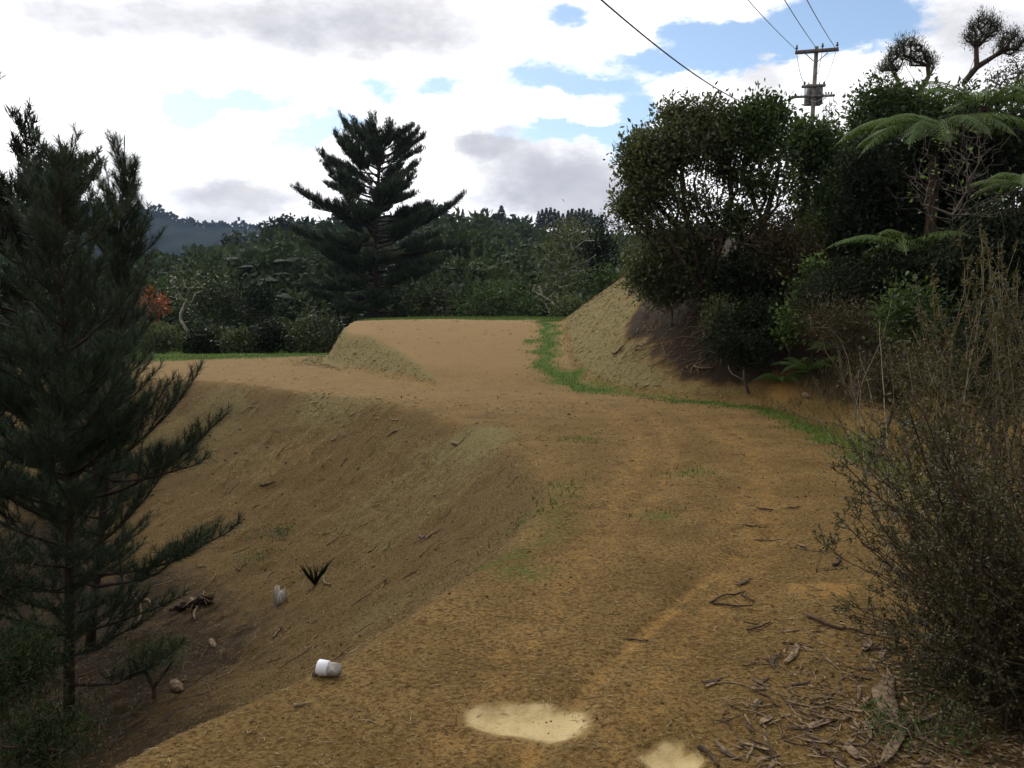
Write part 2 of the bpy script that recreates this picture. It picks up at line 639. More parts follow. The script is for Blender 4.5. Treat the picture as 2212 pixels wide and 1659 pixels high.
# what lies on the surface: weights read by the earth material
N1, N2 = fbm(GX, GY, .9, 4), fbm(GX + 40, GY - 7, 2.3, 4)
face_m = (~on_ramp) & (GY > 14) & (GY < 36) & (dE < 0)
faceh = np.where(face_m, np.clip((ramp_h(ny_) - .04 - 0.85 * dC) / .12, 0, 1), 0)
w_straw = np.zeros_like(GX)                                     # pale straw and grey clay on the cut batters
w_straw = np.maximum(w_straw, 1.25 * sstep(faceh, .1, .6))
w_straw = np.maximum(w_straw, np.where(GY > 13, sstep(dT, .05, .35) * (1 - sstep(dT - .22 * (GY - 14.2) + N1 * .8, .3, .9)), 0))
rim = np.exp(-((dE - .45 + N1 * .5) / .55) ** 2) * sstep(GY, 3.0, 5.0)
w_straw = np.maximum(w_straw, .55 * rim * np.clip(.7 + 1.8 * N1, 0, 1.4))
w_straw = np.maximum(w_straw, sstep(dE, .0, .3) * np.clip(.10 + 1.0 * N1, 0, .42) * (1 - .6 * sstep(dE, 1.2, 2.6)))
w_grass = np.zeros_like(GX)
lawn = np.where(on_ramp & (dT < .8), sstep(GY + .5 * N1 + .25 * (GX < -3), 26.6, 27.2), 0)
lawn = np.maximum(lawn, np.where((~on_ramp) & (GY > 20), sstep(GY + 1.2 * N1 - .55 * (GX + 5), 25.6, 27.2) * (dE < 0), 0))
lawn = np.maximum(lawn, np.where(GY > 22, sstep(dT, -.4, 0) * (1 - sstep(dT + (24.5 - GY) * .45 + N1 * .3, .4, .9)) * sstep(GY, 21, 24.5), 0))
lawn = np.maximum(lawn, np.exp(-((dT + .36 + N1 * .5 + N2 * .35) / (.26 + .25 * np.abs(N2))) ** 2) * sstep(GY, 13.6, 15.0) * .95)
lawn = np.maximum(lawn, np.exp(-((dT + .22 + N1 * .5) / .26) ** 2) * sstep(GY, 6.5, 8) * (1 - sstep(GY, 13, 14.5)) * .9)
lawn = np.maximum(lawn, np.exp(-((dT + .15 + N1 * .5) / .25) ** 2) * .6)
for (u_, v_, r_) in [(1250, 945, .35), (1510, 1020, .25), (1130, 1230, .22), (1420, 1110, .2), (1130, 1090, .3), (1440, 1630, .15)]:
    hx, hy = flat_hit(u_, v_)
    lawn = np.maximum(lawn, .55 * np.exp(-(np.hypot(GX - hx, (GY - hy)) / r_ + N2 * .8) ** 2))
lawn = np.maximum(lawn, .3 * np.exp(-((dC - ramp_h(ny_) / .85 - .12) / .16) ** 2) * face_m * sstep(ramp_h(ny_), .05, .2) * (dC > .3) * (GY < 24) * np.clip(.6 + 2 * N1, 0, 1))
lawn = np.maximum(lawn, .34 * np.exp(-((dE + .10 + .3 * N1) / .26) ** 2) * sstep(GY, 3.6, 4.6) * (1 - sstep(GY, 6.8, 8.5)) * np.clip(.8 + 2 * N2, 0, 1.3))
w_grass = np.maximum(w_grass, lawn)
w_dark = np.zeros_like(GX)                                      # leaf litter and dark soil, plus tree shade painted on the gully floor
litter = sstep(dT - np.where(GY > 13.2, .22 * (GY - 14.2), 0) + N1 * .7, .45, .95)
w_dark = np.maximum(w_dark, litter)
w_dark = np.maximum(w_dark, .85 * sstep(dE + N1 * 1.2 - .16 * (GY - 8), 2.2, 4.2))  # gully floor: litter, and the shade under the pines put into the colour
w_dark = np.maximum(w_dark, sstep(GY, 38, 44))
w_dark = np.maximum(w_dark, np.where(dT < .2, .62 * sstep(GX - .25 * (GY - 2) + .5 * N2, .95, 1.7) * (1 - sstep(GY + N1, 2.9, 3.9)), 0))
w_bare = np.zeros_like(GX)                                      # smooth orange clay
for pts, wd, dp in RUTS:
    r, _ = poly_dist(GX, GY, pts)
    w_bare = np.maximum(w_bare, np.exp(-((r + .05 * N2) / (wd * .9)) ** 2) * ((.85 - .4 * sstep(GY, 3.4, 5.2)) if wd == .07 else (.3 if wd == .08 else .42)))
w_bare = np.maximum(w_bare, np.clip(2.2 * (N2 + .35 * N1 - .16), 0, .75) * sstep(GX, .6, 1.6) * (1 - sstep(GY, 5.5, 8)) * (dT < 0))
w_bare = np.maximum(w_bare, .8 * np.exp(-((GX - 4.35) / .35) ** 2 - ((GY - 12.6) / .4) ** 2))
w_bare = np.maximum(w_bare, .3 * sstep(dE, .3, 1.) * np.clip(3 * (fbm(GX + 3, GY, .7, 3) - .18), 0, 1))
w_mud = np.zeros_like(GX)
for (px, py, ra, rb) in PUDDLES:
    q = np.hypot((GX - px) / ra, (GY - py) / rb) + .6 * fbm(GX, GY, 5.0, 3)
    w_mud = np.maximum(w_mud, 1 - sstep(q, .85, 1.3))
w_ramp = np.where(on_ramp & (dT < 0), sstep(GY, 15, 18), 0)
w_ramp = np.maximum(w_ramp, np.where(dE < 0, .5 * sstep(GY, 10.5, 14), 0) * (dT < .1))
A1 = np.stack([w_straw, w_grass, w_dark, w_bare], -1).reshape(-1, 4)
A2 = np.stack([w_mud, w_ramp, sstep(dE + .12 * N2, 0, .3), np.ones_like(GX)], -1).reshape(-1, 4)

m_earth, t, o = material('earth')
pos = t.n('NewGeometry').outputs['Position']
a1 = t.n('Attribute', attribute_name='cover_a')
a2 = t.n('Attribute', attribute_name='cover_b')
s1 = t.n('SeparateColor'); t.link(a1.outputs['Color'], s1.inputs[0])
s2 = t.n('SeparateColor'); t.link(a2.outputs['Color'], s2.inputs[0])
n_lo = t.noise(pos, 1.7, 5.0, 0.6)
n_mid = t.noise(pos, 9.0, 5.0, 0.65)
n_hi = t.noise(pos, 46.0, 5.0, 0.7)
n_fib = t.noise(t.scale(pos, (28, 95, 60)), 1.0, 4.0, 0.7, 1.2)
n_crumb = t.noise(pos, 130.0, 3.0, 0.7)
brk = t.math('MULTIPLY_ADD', t.math('SUBTRACT', n_mid, 0.5), 1.1, t.math('MULTIPLY', t.math('SUBTRACT', n_hi, 0.5), 0.8))
wt = lambda s, a=.15, b=.95: t.step(t.math('ADD', s, brk), a, b)
clay = t.mix(t.step(n_lo, .3, .7), (0.158, 0.097, 0.031), (0.262, 0.167, 0.058))
clay = t.mix(t.step(n_hi, .36, .60), (0.085, 0.047, 0.011), clay)
clay = t.mix(t.step(n_fib, .58, .72), clay, (0.29, 0.195, 0.076))
ramp_c = t.mix(t.step(n_hi, .28, .6), (0.180, 0.115, 0.046), t.mix(n_mid, (0.255, 0.166, 0.068), (0.32, 0.212, 0.092)))
c = t.mix(t.math('MULTIPLY', s2.outputs[1], .85), clay, ramp_c)
slope_c = t.mix(t.step(n_hi, .32, .66), (0.046, 0.028, 0.009), t.mix(n_mid, (0.122, 0.077, 0.025), (0.195, 0.130, 0.050)))  # damp soil, darkened further: the bowl's shaded side put into the colour
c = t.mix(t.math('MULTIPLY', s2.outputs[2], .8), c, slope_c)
bare_c = t.mix(n_mid, (0.33, 0.185, 0.050), (0.41, 0.245, 0.078))
bare_c = t.mix(t.step(n_crumb, .35, .55), (0.17, 0.09, 0.032), bare_c)
c = t.mix(wt(a1.outputs['Alpha'], .25, .8), c, bare_c)
straw_c = t.mix(t.step(n_fib, .35, .7), (0.115, 0.100, 0.036), (0.31, 0.265, 0.112))
straw_c = t.mix(t.step(n_hi, .25, .55), (0.11, 0.078, 0.025), straw_c)
c = t.mix(t.math('MULTIPLY', wt(s1.outputs[0]), .9), c, straw_c)
dark_c = t.mix(t.step(n_hi, .3, .7), (0.012, 0.008, 0.005), (0.052, 0.034, 0.018))
c = t.mix(wt(s1.outputs[2]), c, dark_c)
grass_c = t.mix(t.step(n_hi, .3, .7), (0.030, 0.055, 0.007), (0.085, 0.150, 0.016))
c = t.mix(wt(s1.outputs[1]), c, grass_c)
mud_c = t.mix(t.step(t.math('MULTIPLY_ADD', t.math('SUBTRACT', n_lo, .5), .8, t.math('MULTIPLY_ADD', t.math('SUBTRACT', n_mid, .5), .9, s2.outputs[0])), .55, 1.05), (0.22, 0.145, 0.048), (0.46, 0.355, 0.17))
c = t.mix(t.step(t.math('MULTIPLY_ADD', t.math('SUBTRACT', n_hi, .5), 1.3, t.math('MULTIPLY_ADD', t.math('SUBTRACT', n_crumb, .5), .8, s2.outputs[0])), .38, .62), c, mud_c)
p = t.n('BsdfPrincipled')
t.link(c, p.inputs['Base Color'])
t.put(p.inputs['Roughness'], t.math('MULTIPLY_ADD', s2.outputs[0], -.42, .92))
p.inputs['Specular IOR Level'].default_value = 0.12
hgt = t.math('ADD', t.math('MULTIPLY', n_hi, 0.6), t.math('ADD', t.math('MULTIPLY', n_fib, .35), t.math('MULTIPLY', n_crumb, .25)))
hgt = t.math('MULTIPLY', hgt, t.math('SUBTRACT', 1.0, t.math('MULTIPLY', s2.outputs[0], .7)))
b = t.n('Bump')
b.inputs['Strength'].default_value = 0.9
b.inputs['Distance'].default_value = 0.035
t.link(hgt, b.inputs['Height'])
t.link(b.outputs[0], p.inputs['Normal'])
t.link(p.outputs[0], o.inputs[0])

# cut the sheet into the pieces of the setting; edges are shared exactly
ii, jj = np.meshgrid(np.arange(nyv - 1), np.arange(nx_ - 1), indexing='ij')
FACES = np.stack([ii * nx_ + jj, ii * nx_ + jj + 1, (ii + 1) * nx_ + jj + 1, (ii + 1) * nx_ + jj], -1).reshape(-1, 4)
mid = lambda a: ((a[:-1, :-1] + a[1:, :-1] + a[:-1, 1:] + a[1:, 1:]) / 4).ravel()
fx, fy, fE, fT, fG = mid(GX), mid(GY), mid(dE), mid(dT), mid(w_grass)
fF = mid(faceh)
fR = on_ramp[:-1, :-1].ravel()
zone = np.zeros(len(FACES), int)
road = (fE < 0) & (fT < 0) & (fy < 27.3)
zone[road] = 1
zone[(fE >= 0) & (fy < 20)] = 2
zone[road & (fF > .5) & ~fR] = 3
zone[(fT >= 0) & (fy < 60)] = 4
zone[(fG > .5) & (fy > 13) & (fy < 40)] = 5
NAMES = ['ground', 'dirt_track', 'gully_slope', 'cut_embankment', 'hillside', 'lawn']
for k, nm in enumerate(NAMES):
    F = FACES[zone == k]
    used, inv = np.unique(F, return_inverse=True)
    me = raw_mesh(nm, V[used], [inv.reshape(-1, 4)], [], None, True)
    for an, A in (('cover_a', A1), ('cover_b', A2)):
        ca = me.color_attributes.new(an, 'FLOAT_COLOR', 'POINT')
        ca.data.foreach_set('color', A[used].astype(np.float32).ravel())
    me.normals_split_custom_set_from_vertices(NRM[used])
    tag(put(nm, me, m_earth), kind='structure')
# ------------------------------------------------------------------ plant builders
M = dict(
    pine_bark=bark_mat('pine_bark', (0.020, 0.013, 0.009), (0.075, 0.050, 0.035)),
    grey_bark=bark_mat('grey_bark', (0.045, 0.036, 0.028), (0.15, 0.125, 0.10)),
    pale_bark=bark_mat('pale_bark', (0.17, 0.15, 0.12), (0.50, 0.46, 0.40), scale=6),
    twig=bark_mat('twig_bark', (0.07, 0.058, 0.036), (0.23, 0.195, 0.13), scale=40),
    dead=bark_mat('dead_wood', (0.050, 0.033, 0.019), (0.27, 0.19, 0.115), scale=40),
    dark_stick=bark_mat('dark_stick', (0.020, 0.013, 0.009), (0.10, 0.065, 0.042), scale=40),
    straw=bark_mat('straw', (0.085, 0.055, 0.022), (0.33, 0.235, 0.11), scale=60, bump=0),
    needle=leaf_mat('pine_needle', (0.010, 0.022, 0.013), (0.050, 0.085, 0.040), 0.12),
    needle_far=leaf_mat('pine_foliage', (0.010, 0.018, 0.011), (0.042, 0.062, 0.030), 0.10, pscale=.5),
    forest=leaf_mat('bush_canopy', (0.011, 0.020, 0.011), (0.062, 0.086, 0.036), 0.15, pscale=.07, spec=.08, rough=.8),
    hedge=leaf_mat('hedge_leaf', (0.012, 0.022, 0.009), (0.080, 0.102, 0.033), 0.2, pscale=.6),
    olive=leaf_mat('olive_leaf', (0.026, 0.036, 0.016), (0.150, 0.172, 0.078), 0.35, pscale=.9),
    green=leaf_mat('green_leaf', (0.016, 0.034, 0.011), (0.095, 0.145, 0.042), 0.35, pscale=.9),
    dark=leaf_mat('dark_leaf', (0.006, 0.011, 0.006), (0.034, 0.046, 0.019), 0.2, pscale=.9, spec=.1),
    scrub=leaf_mat('scrub_leaf', (0.008, 0.016, 0.006), (0.034, 0.054, 0.016), 0.2, pscale=1.5, spec=.1),
    brown=leaf_mat('brown_leaf', (0.020, 0.014, 0.006), (0.095, 0.075, 0.028), 0.2, pscale=1.5),
    bright=leaf_mat('bright_leaf', (0.045, 0.085, 0.020), (0.19, 0.28, 0.075), 0.3, pscale=2),
    fern=leaf_mat('fern_frond', (0.026, 0.056, 0.012), (0.150, 0.225, 0.060), 0.3, pscale=1.5),
    red=leaf_mat('red_leaf', (0.12, 0.035, 0.014), (0.32, 0.085, 0.035), 0.3),
    manuka=leaf_mat('manuka_leaf', (0.020, 0.024, 0.014), (0.085, 0.090, 0.052), 0.15),
    small=leaf_mat('small_leaf', (0.014, 0.018, 0.007), (0.120, 0.105, 0.038), 0.25, pscale=3, spec=.4),
    golden=leaf_mat('golden_leaf', (0.030, 0.026, 0.010), (0.145, 0.122, 0.046), 0.25, pscale=3),
    grass=leaf_mat('grass_blade', (0.035, 0.060, 0.010), (0.105, 0.165, 0.024), 0.3, pscale=.8),
    dry=leaf_mat('dry_grass', (0.07, 0.055, 0.02), (0.28, 0.22, 0.095), 0.25, pscale=2),
    far=leaf_mat('far_canopy', (0.007, 0.011, 0.011), (0.026, 0.034, 0.028), 0.0, pscale=.02, spec=0.0, rough=1.0),
)


def rot_about(v, axis, ang):
    axis = unit(axis)
    return v * math.cos(ang) + np.cross(axis, v) * math.sin(ang) + axis * np.dot(axis, v) * (1 - math.cos(ang))


def skeleton(rng, stems, targets, step=0.35, jitter=0.12, climb=0.3, sag=.10):
    """branches that reach every target; returns rods with pipe-model radii weights"""
    pos, par, dep = [], [], []
    for st_ in stems:
        prev = -1
        for q in st_:
            pos.append(np.asarray(q, float)); par.append(prev)
            dep.append(0 if prev < 0 else dep[prev] + np.linalg.norm(pos[-1] - pos[prev]))
            prev = len(pos) - 1
    base = np.mean([s_[0] for s_ in stems], 0)
    order = np.argsort(np.linalg.norm(targets - base, axis=1))
    P = np.zeros((len(pos) + len(targets) * 12 + 50, 3)); D = np.zeros(len(P)); n = len(pos)
    P[:n] = pos; D[:n] = dep
    tips = []
    for k in order:
        g = targets[k]
        dv = g - P[:n]
        dist = np.linalg.norm(dv, axis=1)
        cost = dist + climb * D[:n] + np.maximum(0, -dv[:, 2]) * 0.6
        i = int(np.argmin(cost))
        m = max(1, min(10, int(dist[i] / step)))
        a, prev = P[i].copy(), i
        bow = rng.normal(0, jitter, 3) * dist[i]
        bow[2] -= sag * dist[i]
        for j in range(1, m + 1):
            f = j / m
            q = a + (g - a) * f + bow * math.sin(math.pi * f) + (rng.normal(0, .03, 3) * dist[i] / m if j < m else 0)
            P[n] = q; D[n] = D[prev] + np.linalg.norm(q - P[prev])
            par.append(prev); prev = n; n += 1
        tips.append(prev)
    cnt = np.zeros(n)
    cnt[tips] += 1
    for i in range(n - 1, -1, -1):
        if par[i] >= 0:
            cnt[par[i]] += cnt[i]
    par = np.array(par[:n])
    ok = par >= 0
    idx = np.nonzero(ok)[0]
    return P[par[idx]], P[idx], cnt[par[idx]], np.maximum(cnt[idx], 1), [P[t_] for t_ in tips]


def lobe_points(rng, lobes, shell=0.55):
    out = []
    for (c, r, n) in lobes:
        d = unit(rng.normal(size=(n, 3)))
        bump = unit(rng.normal(size=(7, 3)))
        amp = rng.uniform(-.45, .38, 7)
        rad = rng.uniform(shell, 1.0, (n, 1)) * (1 + (np.maximum(0, d @ bump.T - .45) / .55 * amp).sum(1, keepdims=True)).clip(.4, 1.5)
        out.append(np.asarray(c) + d * rad * np.asarray(r))
    return np.concatenate(out)


def scatter_leaves(g, rng, centres, per, spread, length, width, up=0.3, out_from=None, tint_sd=.25, droop=0.0):
    c = np.repeat(centres, per, 0)
    n = len(c)
    off = rng.normal(0, 1, (n, 3)) * spread
    p = c + off
    ax = unit(rng.normal(size=(n, 3)) + unit(off) * 0.8 + np.array([0, 0, up - droop]))
    nr = unit(rng.normal(size=(n, 3)) * .8 + np.array([0, 0, 1.0]))
    cl = np.repeat(rng.uniform(-.2, .2, len(centres)), per)
    g.leaves(p, ax, nr, length * rng.uniform(.6, 1.25, n), width * rng.uniform(.7, 1.2, n), np.clip(.45 + cl + rng.normal(0, tint_sd, n), 0, 1), fold=.12)


def leafy(name, label, cat, base, lobes, stems=None, per=40, spread=.16, leaf=(.07, .03), tip_r=.004, k=.5, mat='olive', bark='grey_bark', seed=1,
          group=None, shell=.5, droop=0.0, bare=0.0, sides=4, parts=('trunk', 'crown'), up=.3, minr=.003, jitter=.12, sag=.10, thin=()):
    rng = np.random.default_rng(seed)
    if per > 12:
        per, leaf = int(per * .76), (leaf[0] * 1.1, leaf[1] * 1.1)
    base = np.asarray(base, float)
    root = empty(name, tuple(base), label, cat, group)
    tg = lobe_points(rng, lobes, shell)
    n_full = len(tg)
    if thin:
        tg = np.concatenate([tg, lobe_points(rng, thin, 0.0)])
    if stems is None:
        c = np.mean([l[0] for l in lobes], 0)
        stems = [[base, base * .6 + c * .4 - np.array([0, 0, .05])]]
    p0, p1, c0, c1, tips = skeleton(rng, stems, tg, jitter=jitter, sag=sag)
    g = Geo()
    r = lambda c: np.maximum(tip_r * c ** k, minr)
    g.segs(p0, p1, np.minimum(r(c0), r(c1) * 1.5), r(c1), sides=sides, tint=rng.random(len(p0)))
    put(parts[0], g, M[bark], root)
    g = Geo()
    tips = tg[:n_full]
    if thin:
        scatter_leaves(g, rng, tg[n_full:], max(2, per // 6), spread * 1.3, leaf[0], leaf[1], droop=droop, up=up)
    if bare:
        tips = tips[rng.random(len(tips)) > bare]
    scatter_leaves(g, rng, tips, per, spread, leaf[0], leaf[1], droop=droop, up=up)
    put(parts[1], g, M[mat], root)
    return root


def shoot_path(p, d, L, n, lift, rng):
    pts = [p]
    for i in range(n):
        d = unit(d + np.array([0, 0, lift / n]) + rng.normal(0, .05, 3))
        pts.append(pts[-1] + d * L / n)
    return np.array(pts)


def brush(g, rng, pts, dens, ln, wd, start=0.0, spread=(.5, .95)):
    """needles all round a shoot"""
    seg = np.linalg.norm(np.diff(pts, axis=0), axis=1)
    tot = seg.sum()
    n = max(4, int(dens * tot * (1 - start)))
    f = rng.uniform(start, 1.0, n) * (len(pts) - 1)
    i = np.minimum(f.astype(int), len(pts) - 2)
    q = pts[i] + (pts[i + 1] - pts[i]) * (f - i)[:, None]
    ax = unit(pts[i + 1] - pts[i])
    b, c = perp(ax)
    th = rng.uniform(0, 2 * math.pi, n)[:, None]
    rad = b * np.cos(th) + c * np.sin(th)
    s_ = rng.uniform(spread[0], spread[1], n)[:, None]
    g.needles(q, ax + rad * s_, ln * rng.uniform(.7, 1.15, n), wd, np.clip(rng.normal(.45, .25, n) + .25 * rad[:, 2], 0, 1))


def young_pine(name, label, base, top, ext, seed, dens=330, first=.08, whorls=15, group=None, needle=(.105, .0035), candles=2, special=(), lo=.45, hi=1.15):
    """ext(f, ux) -> branch length at height fraction f for a branch whose sideways direction is ux"""
    rng = np.random.default_rng(seed)
    base, top = np.asarray(base, float), np.asarray(top, float)
    root = empty(name, tuple(base), label, 'pine tree', group)
    H = np.linalg.norm(top - base)
    n = 14
    f = np.linspace(0, 1, n)[:, None]
    path = base + (top - base) * f + np.array([.05, .03, 0]) * np.sin(f * 5) * f
    tr = Geo()
    tr.tube(path, np.interp(f[:, 0], [0, .03, .3, 1], [.011 * H, .0095 * H, .008 * H, .0012 * H]) , 9, rough=.06, rng=rng)
    put('trunk', tr, M['pine_bark'], root, smooth=True)
    br, nd = Geo(), Geo()
    def limb(pts, L, s0):
        rr = np.linspace(.008 + .008 * L, .0025, 10)
        br.segs(pts[:-1], pts[1:], rr[:-1], rr[1:], 4, tint=.5)
        brush(nd, rng, pts, dens, *needle, start=s0 + .1)
        side = 1
        for fs in np.linspace(s0, .96, int(4 + L * 9)):
            i = min(8, int(fs * 9))
            q = pts[i] + (pts[i + 1] - pts[i]) * (fs * 9 - i)
            ax = unit(pts[i + 1] - pts[i])
            lat = unit(np.cross(ax, [0, 0, 1.0])) * side
            side = -side
            sl = max(.10, (1.05 - fs) * L * rng.uniform(.3, .62))
            d2 = unit(ax * .75 + lat * rng.uniform(.4, .9) + np.array([0, 0, rng.uniform(-.05, .6)]))
            sp = shoot_path(q, d2, sl, 5, .7, rng)
            br.segs(sp[:-1], sp[1:], .0045, .0028, 3, tint=.6)
            brush(nd, rng, sp, dens, *needle, start=.12)
            if sl > .3:
                for sgn in (-1, 1):
                    d3 = unit(d2 + np.cross(d2, [0, 0, 1.0]) * sgn * .7 + np.array([0, 0, .25]))
                    sp3 = shoot_path(sp[2], d3, sl * .5, 4, .4, rng)
                    br.segs(sp3[:-1], sp3[1:], .0035, .0025, 3, tint=.6)
                    brush(nd, rng, sp3, dens, *needle, start=.1)

    for a_, b_, s0 in special:
        a_, b_ = np.asarray(a_, float), np.asarray(b_, float)
        L = np.linalg.norm(b_ - a_)
        f2 = np.linspace(0, 1, 10)[:, None]
        limb(a_ + (b_ - a_) * f2 + np.array([0, 0, -.10 * L]) * np.sin(f2 * math.pi) + rng.normal(0, .01, (10, 3)), L, s0)
    for wf in np.linspace(first, .97, whorls):
        p = base + (top - base) * wf
        nb = int(rng.integers(4, 8))
        a0 = rng.uniform(0, 6.28)
        for j in range(nb):
            a = a0 + j * 6.283 / nb + rng.normal(0, .2)
            hd = np.array([math.cos(a), math.sin(a), 0])
            L = ext(wf, hd[0]) * rng.uniform(lo, hi)
            if L < .06:
                continue
            el = np.interp(wf, [0, .4, .8, 1], [.12, .35, .7, 1.0]) + rng.normal(0, .08)
            d = unit(hd * math.cos(el) + np.array([0, 0, math.sin(el)]))
            pp = p + np.array([0, 0, rng.normal(0, .03)])
            pts = shoot_path(pp, d, L, 9, np.interp(wf, [0, .5, 1], [.35, .65, .5]), rng)
            limb(pts, L, .22 if wf < .45 else .12)
    for c in range(candles):
        off = np.array([(c - .5) * .05, rng.normal(0, .03), -.25 + .1 * rng.random()])
        sp = shoot_path(top + off, np.array([rng.normal(0, .04), 0, 1.0]), .42, 4, .1, rng)
        br.segs(sp[:-1], sp[1:], .008, .005, 4, tint=.9)
        brush(nd, rng, sp, 260, .035, .004, start=.05, spread=(.2, .4))
    put('limbs', br, M['pine_bark'], root)
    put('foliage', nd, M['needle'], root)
    return root


def big_pine(name, label, base, height, left, right, seed, limbs=74, tuft=.34, group=None, dens=1.0, mat='needle_far', lean=0.0, els=(-.10, .02, .22, .42, .8), lift=(.22, .42, .4), sub=(.32, .17)):
    """left/right: list of (height fraction, reach in m)"""
    rng = np.random.default_rng(seed)
    base = np.asarray(base, float)
    root = empty(name, tuple(base), label, 'pine tree', group)
    fl, fr = np.array(left).T, np.array(right).T
    axis_p = lambda f: base + np.array([lean * f, 0, height * f]) + np.array([.12 * math.sin(f * 7), .1 * math.cos(f * 5), 0])
    tr = Geo()
    ff = np.linspace(0, .97, 16)
    tr.tube([axis_p(f) for f in ff], np.interp(ff, [0, .05, .5, 1], [.030, .022, .013, .004]) * height * .9, 8, rough=.08, rng=rng)
    put('trunk', tr, M['pine_bark'], root, smooth=True)
    br, nd = Geo(), Geo()
    tp, td = [], []
    for i in range(limbs):
        f = .03 + .94 * ((i + rng.random()) / limbs) ** .85
        a = i * 2.399 + rng.normal(0, .3)
        hd = np.array([math.cos(a), math.sin(a), 0])
        e = hd[0]
        reach = np.interp(f, fr[0], fr[1]) if e > 0 else np.interp(f, fl[0], fl[1])
        mean = .5 * (np.interp(f, fr[0], fr[1]) + np.interp(f, fl[0], fl[1]))
        L = (abs(e) * reach + (1 - abs(e)) * mean) * rng.choice([rng.uniform(.75, 1.08), rng.uniform(.4, .8)])
        el = np.interp(f, [0, .25, .55, .8, 1], els) + rng.normal(0, .15)
        L = L / max(.8, math.cos(max(el, 0)))
        d = unit(hd * math.cos(el) + np.array([0, 0, math.sin(el)]))
        pts = shoot_path(axis_p(f), d, L, 10, np.interp(f, [0, .4, .8], lift), rng)
        rr = np.linspace(.02 + .014 * L, .012, 11)
        br.segs(pts[:-1], pts[1:], rr[:-1], rr[1:], 4, tint=.35)
        side = 1
        ns = int(5 + L * 3.2 * dens)
        for fs in np.linspace(.34, 1.0, ns):
            k = min(9, int(fs * 10))
            q = pts[k] + (pts[min(k + 1, 10)] - pts[k]) * min(1, fs * 10 - k)
            ax = unit(pts[min(k + 1, 10)] - pts[max(0, k - 1)])
            lat = unit(np.cross(ax, [0, 0, 1.0])) * side
            side = -side
            sl = (sub[0] + (1.0 - fs) * sub[1] * L) * rng.uniform(.6, 1.15)
            d2 = unit(ax * .8 + lat * rng.uniform(.3, 1.15) + np.array([0, 0, rng.uniform(-.08, .34)]))
            sp = shoot_path(q, d2, sl, 4, .6, rng)
            br.segs(sp[:-1], sp[1:], .014, .008, 3, tint=.35)
            m = max(2, int(sl / (tuft * .42)))
            for g_ in np.linspace(.25, 1, m):
                kk = min(3, int(g_ * 4))
                tp.append(sp[kk] + (sp[kk + 1] - sp[kk]) * min(1, g_ * 4 - kk))
                td.append(unit(sp[kk + 1] - sp[kk] + np.array([0, 0, .35])))
    tp, td = np.array(tp), np.array(td)
    per = 13
    P = np.repeat(tp, per, 0) + rng.normal(0, tuft * .16, (len(tp) * per, 3))
    D = unit(np.repeat(td, per, 0) + rng.normal(0, .48, (len(P), 3)))
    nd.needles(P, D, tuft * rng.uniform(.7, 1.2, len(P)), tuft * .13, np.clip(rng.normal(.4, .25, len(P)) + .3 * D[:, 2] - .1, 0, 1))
    put('limbs', br, M['pine_bark'], root)
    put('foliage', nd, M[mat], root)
    return root


def frond(g, rng, p, d, L, droop, npin=26, pl=.3, rachis=None, sub=7, wid=.9):
    n = 16
    pts = [np.asarray(p, float)]
    d = unit(d)
    for i in range(n):
        d = unit(d + np.array([0, 0, -droop / n * (0.4 + 1.2 * i / n)]))
        pts.append(pts[-1] + d * L / n)
    pts = np.array(pts)
    rr = np.linspace(.012, .003, n + 1) * L / 1.6
    (rachis or g).segs(pts[:-1], pts[1:], rr[:-1], rr[1:], 3, tint=.2)
    f = np.linspace(.10, .99, npin)
    k = np.minimum((f * n).astype(int), n - 1)
    q = pts[k] + (pts[k + 1] - pts[k]) * (f * n - k)[:, None]
    ax = unit(pts[k + 1] - pts[k])
    lat = unit(np.cross(ax, np.array([[0, 0, 1.0]])))
    prof = np.sin(np.clip(f * 1.08, 0, 1) ** .75 * math.pi) ** .7 * .85 + .15 * (1 - f)
    for sgn in (-1, 1):
        dirp = unit(lat * sgn + ax * .45 + np.array([0, 0, -.28]) + rng.normal(0, .06, (npin, 3)))
        for s_ in range(sub):
            u0 = s_ / sub
            dd = unit(dirp + np.array([0, 0, -.5 * u0]))
            pp = q + dirp * (pl * prof * u0)[:, None] + np.array([0, 0, -1.0]) * (pl * prof * .18 * u0 ** 2)[:, None]
            for s2 in (-1, 1):
                pd = unit(ax * s2 + dd * .55)
                ln = L / npin * .62 * wid * (1.05 - u0 * .7) * np.ones(npin)
                g.leaves(pp, pd, np.cross(dd, ax) * 1.0 + np.array([0, 0, .6]), ln, pl / sub * 1.05 * np.maximum(prof, .3), np.clip(rng.normal(.5, .2, npin), 0, 1), .05)


def fern_plant(name, label, base, trunk_h, n, L, seed, droop=1.3, el=.55, cat='tree fern', group=None, pl=.3, only=None, mat='fern', npin=26, sub=7):
    rng = np.random.default_rng(seed)
    base = np.asarray(base, float)
    root = empty(name, tuple(base), label, cat, group)
    top = base + np.array([0, 0, trunk_h])
    if trunk_h > .2:
        g = Geo()
        z = np.linspace(0, 1, 14)[:, None]
        g.tube(base + np.array([0, 0, trunk_h]) * z, .075 + .02 * rng.random(14), 8, rough=.2, rng=rng, tint=.2)
        put('trunk', g, M['dark_stick'], root)
    for i in range(n):
        a = (only[i] if only is not None else i * 6.283 / n + rng.normal(0, .15))
        e = el + rng.normal(0, .12)
        g = Geo()
        frond(g, rng, top, np.array([math.cos(a) * math.cos(e), math.sin(a) * math.cos(e), math.sin(e)]), L * rng.uniform(.85, 1.1), droop * rng.uniform(.8, 1.15), npin, pl, sub=sub)
        put('frond', g, M[mat], root)
    return root
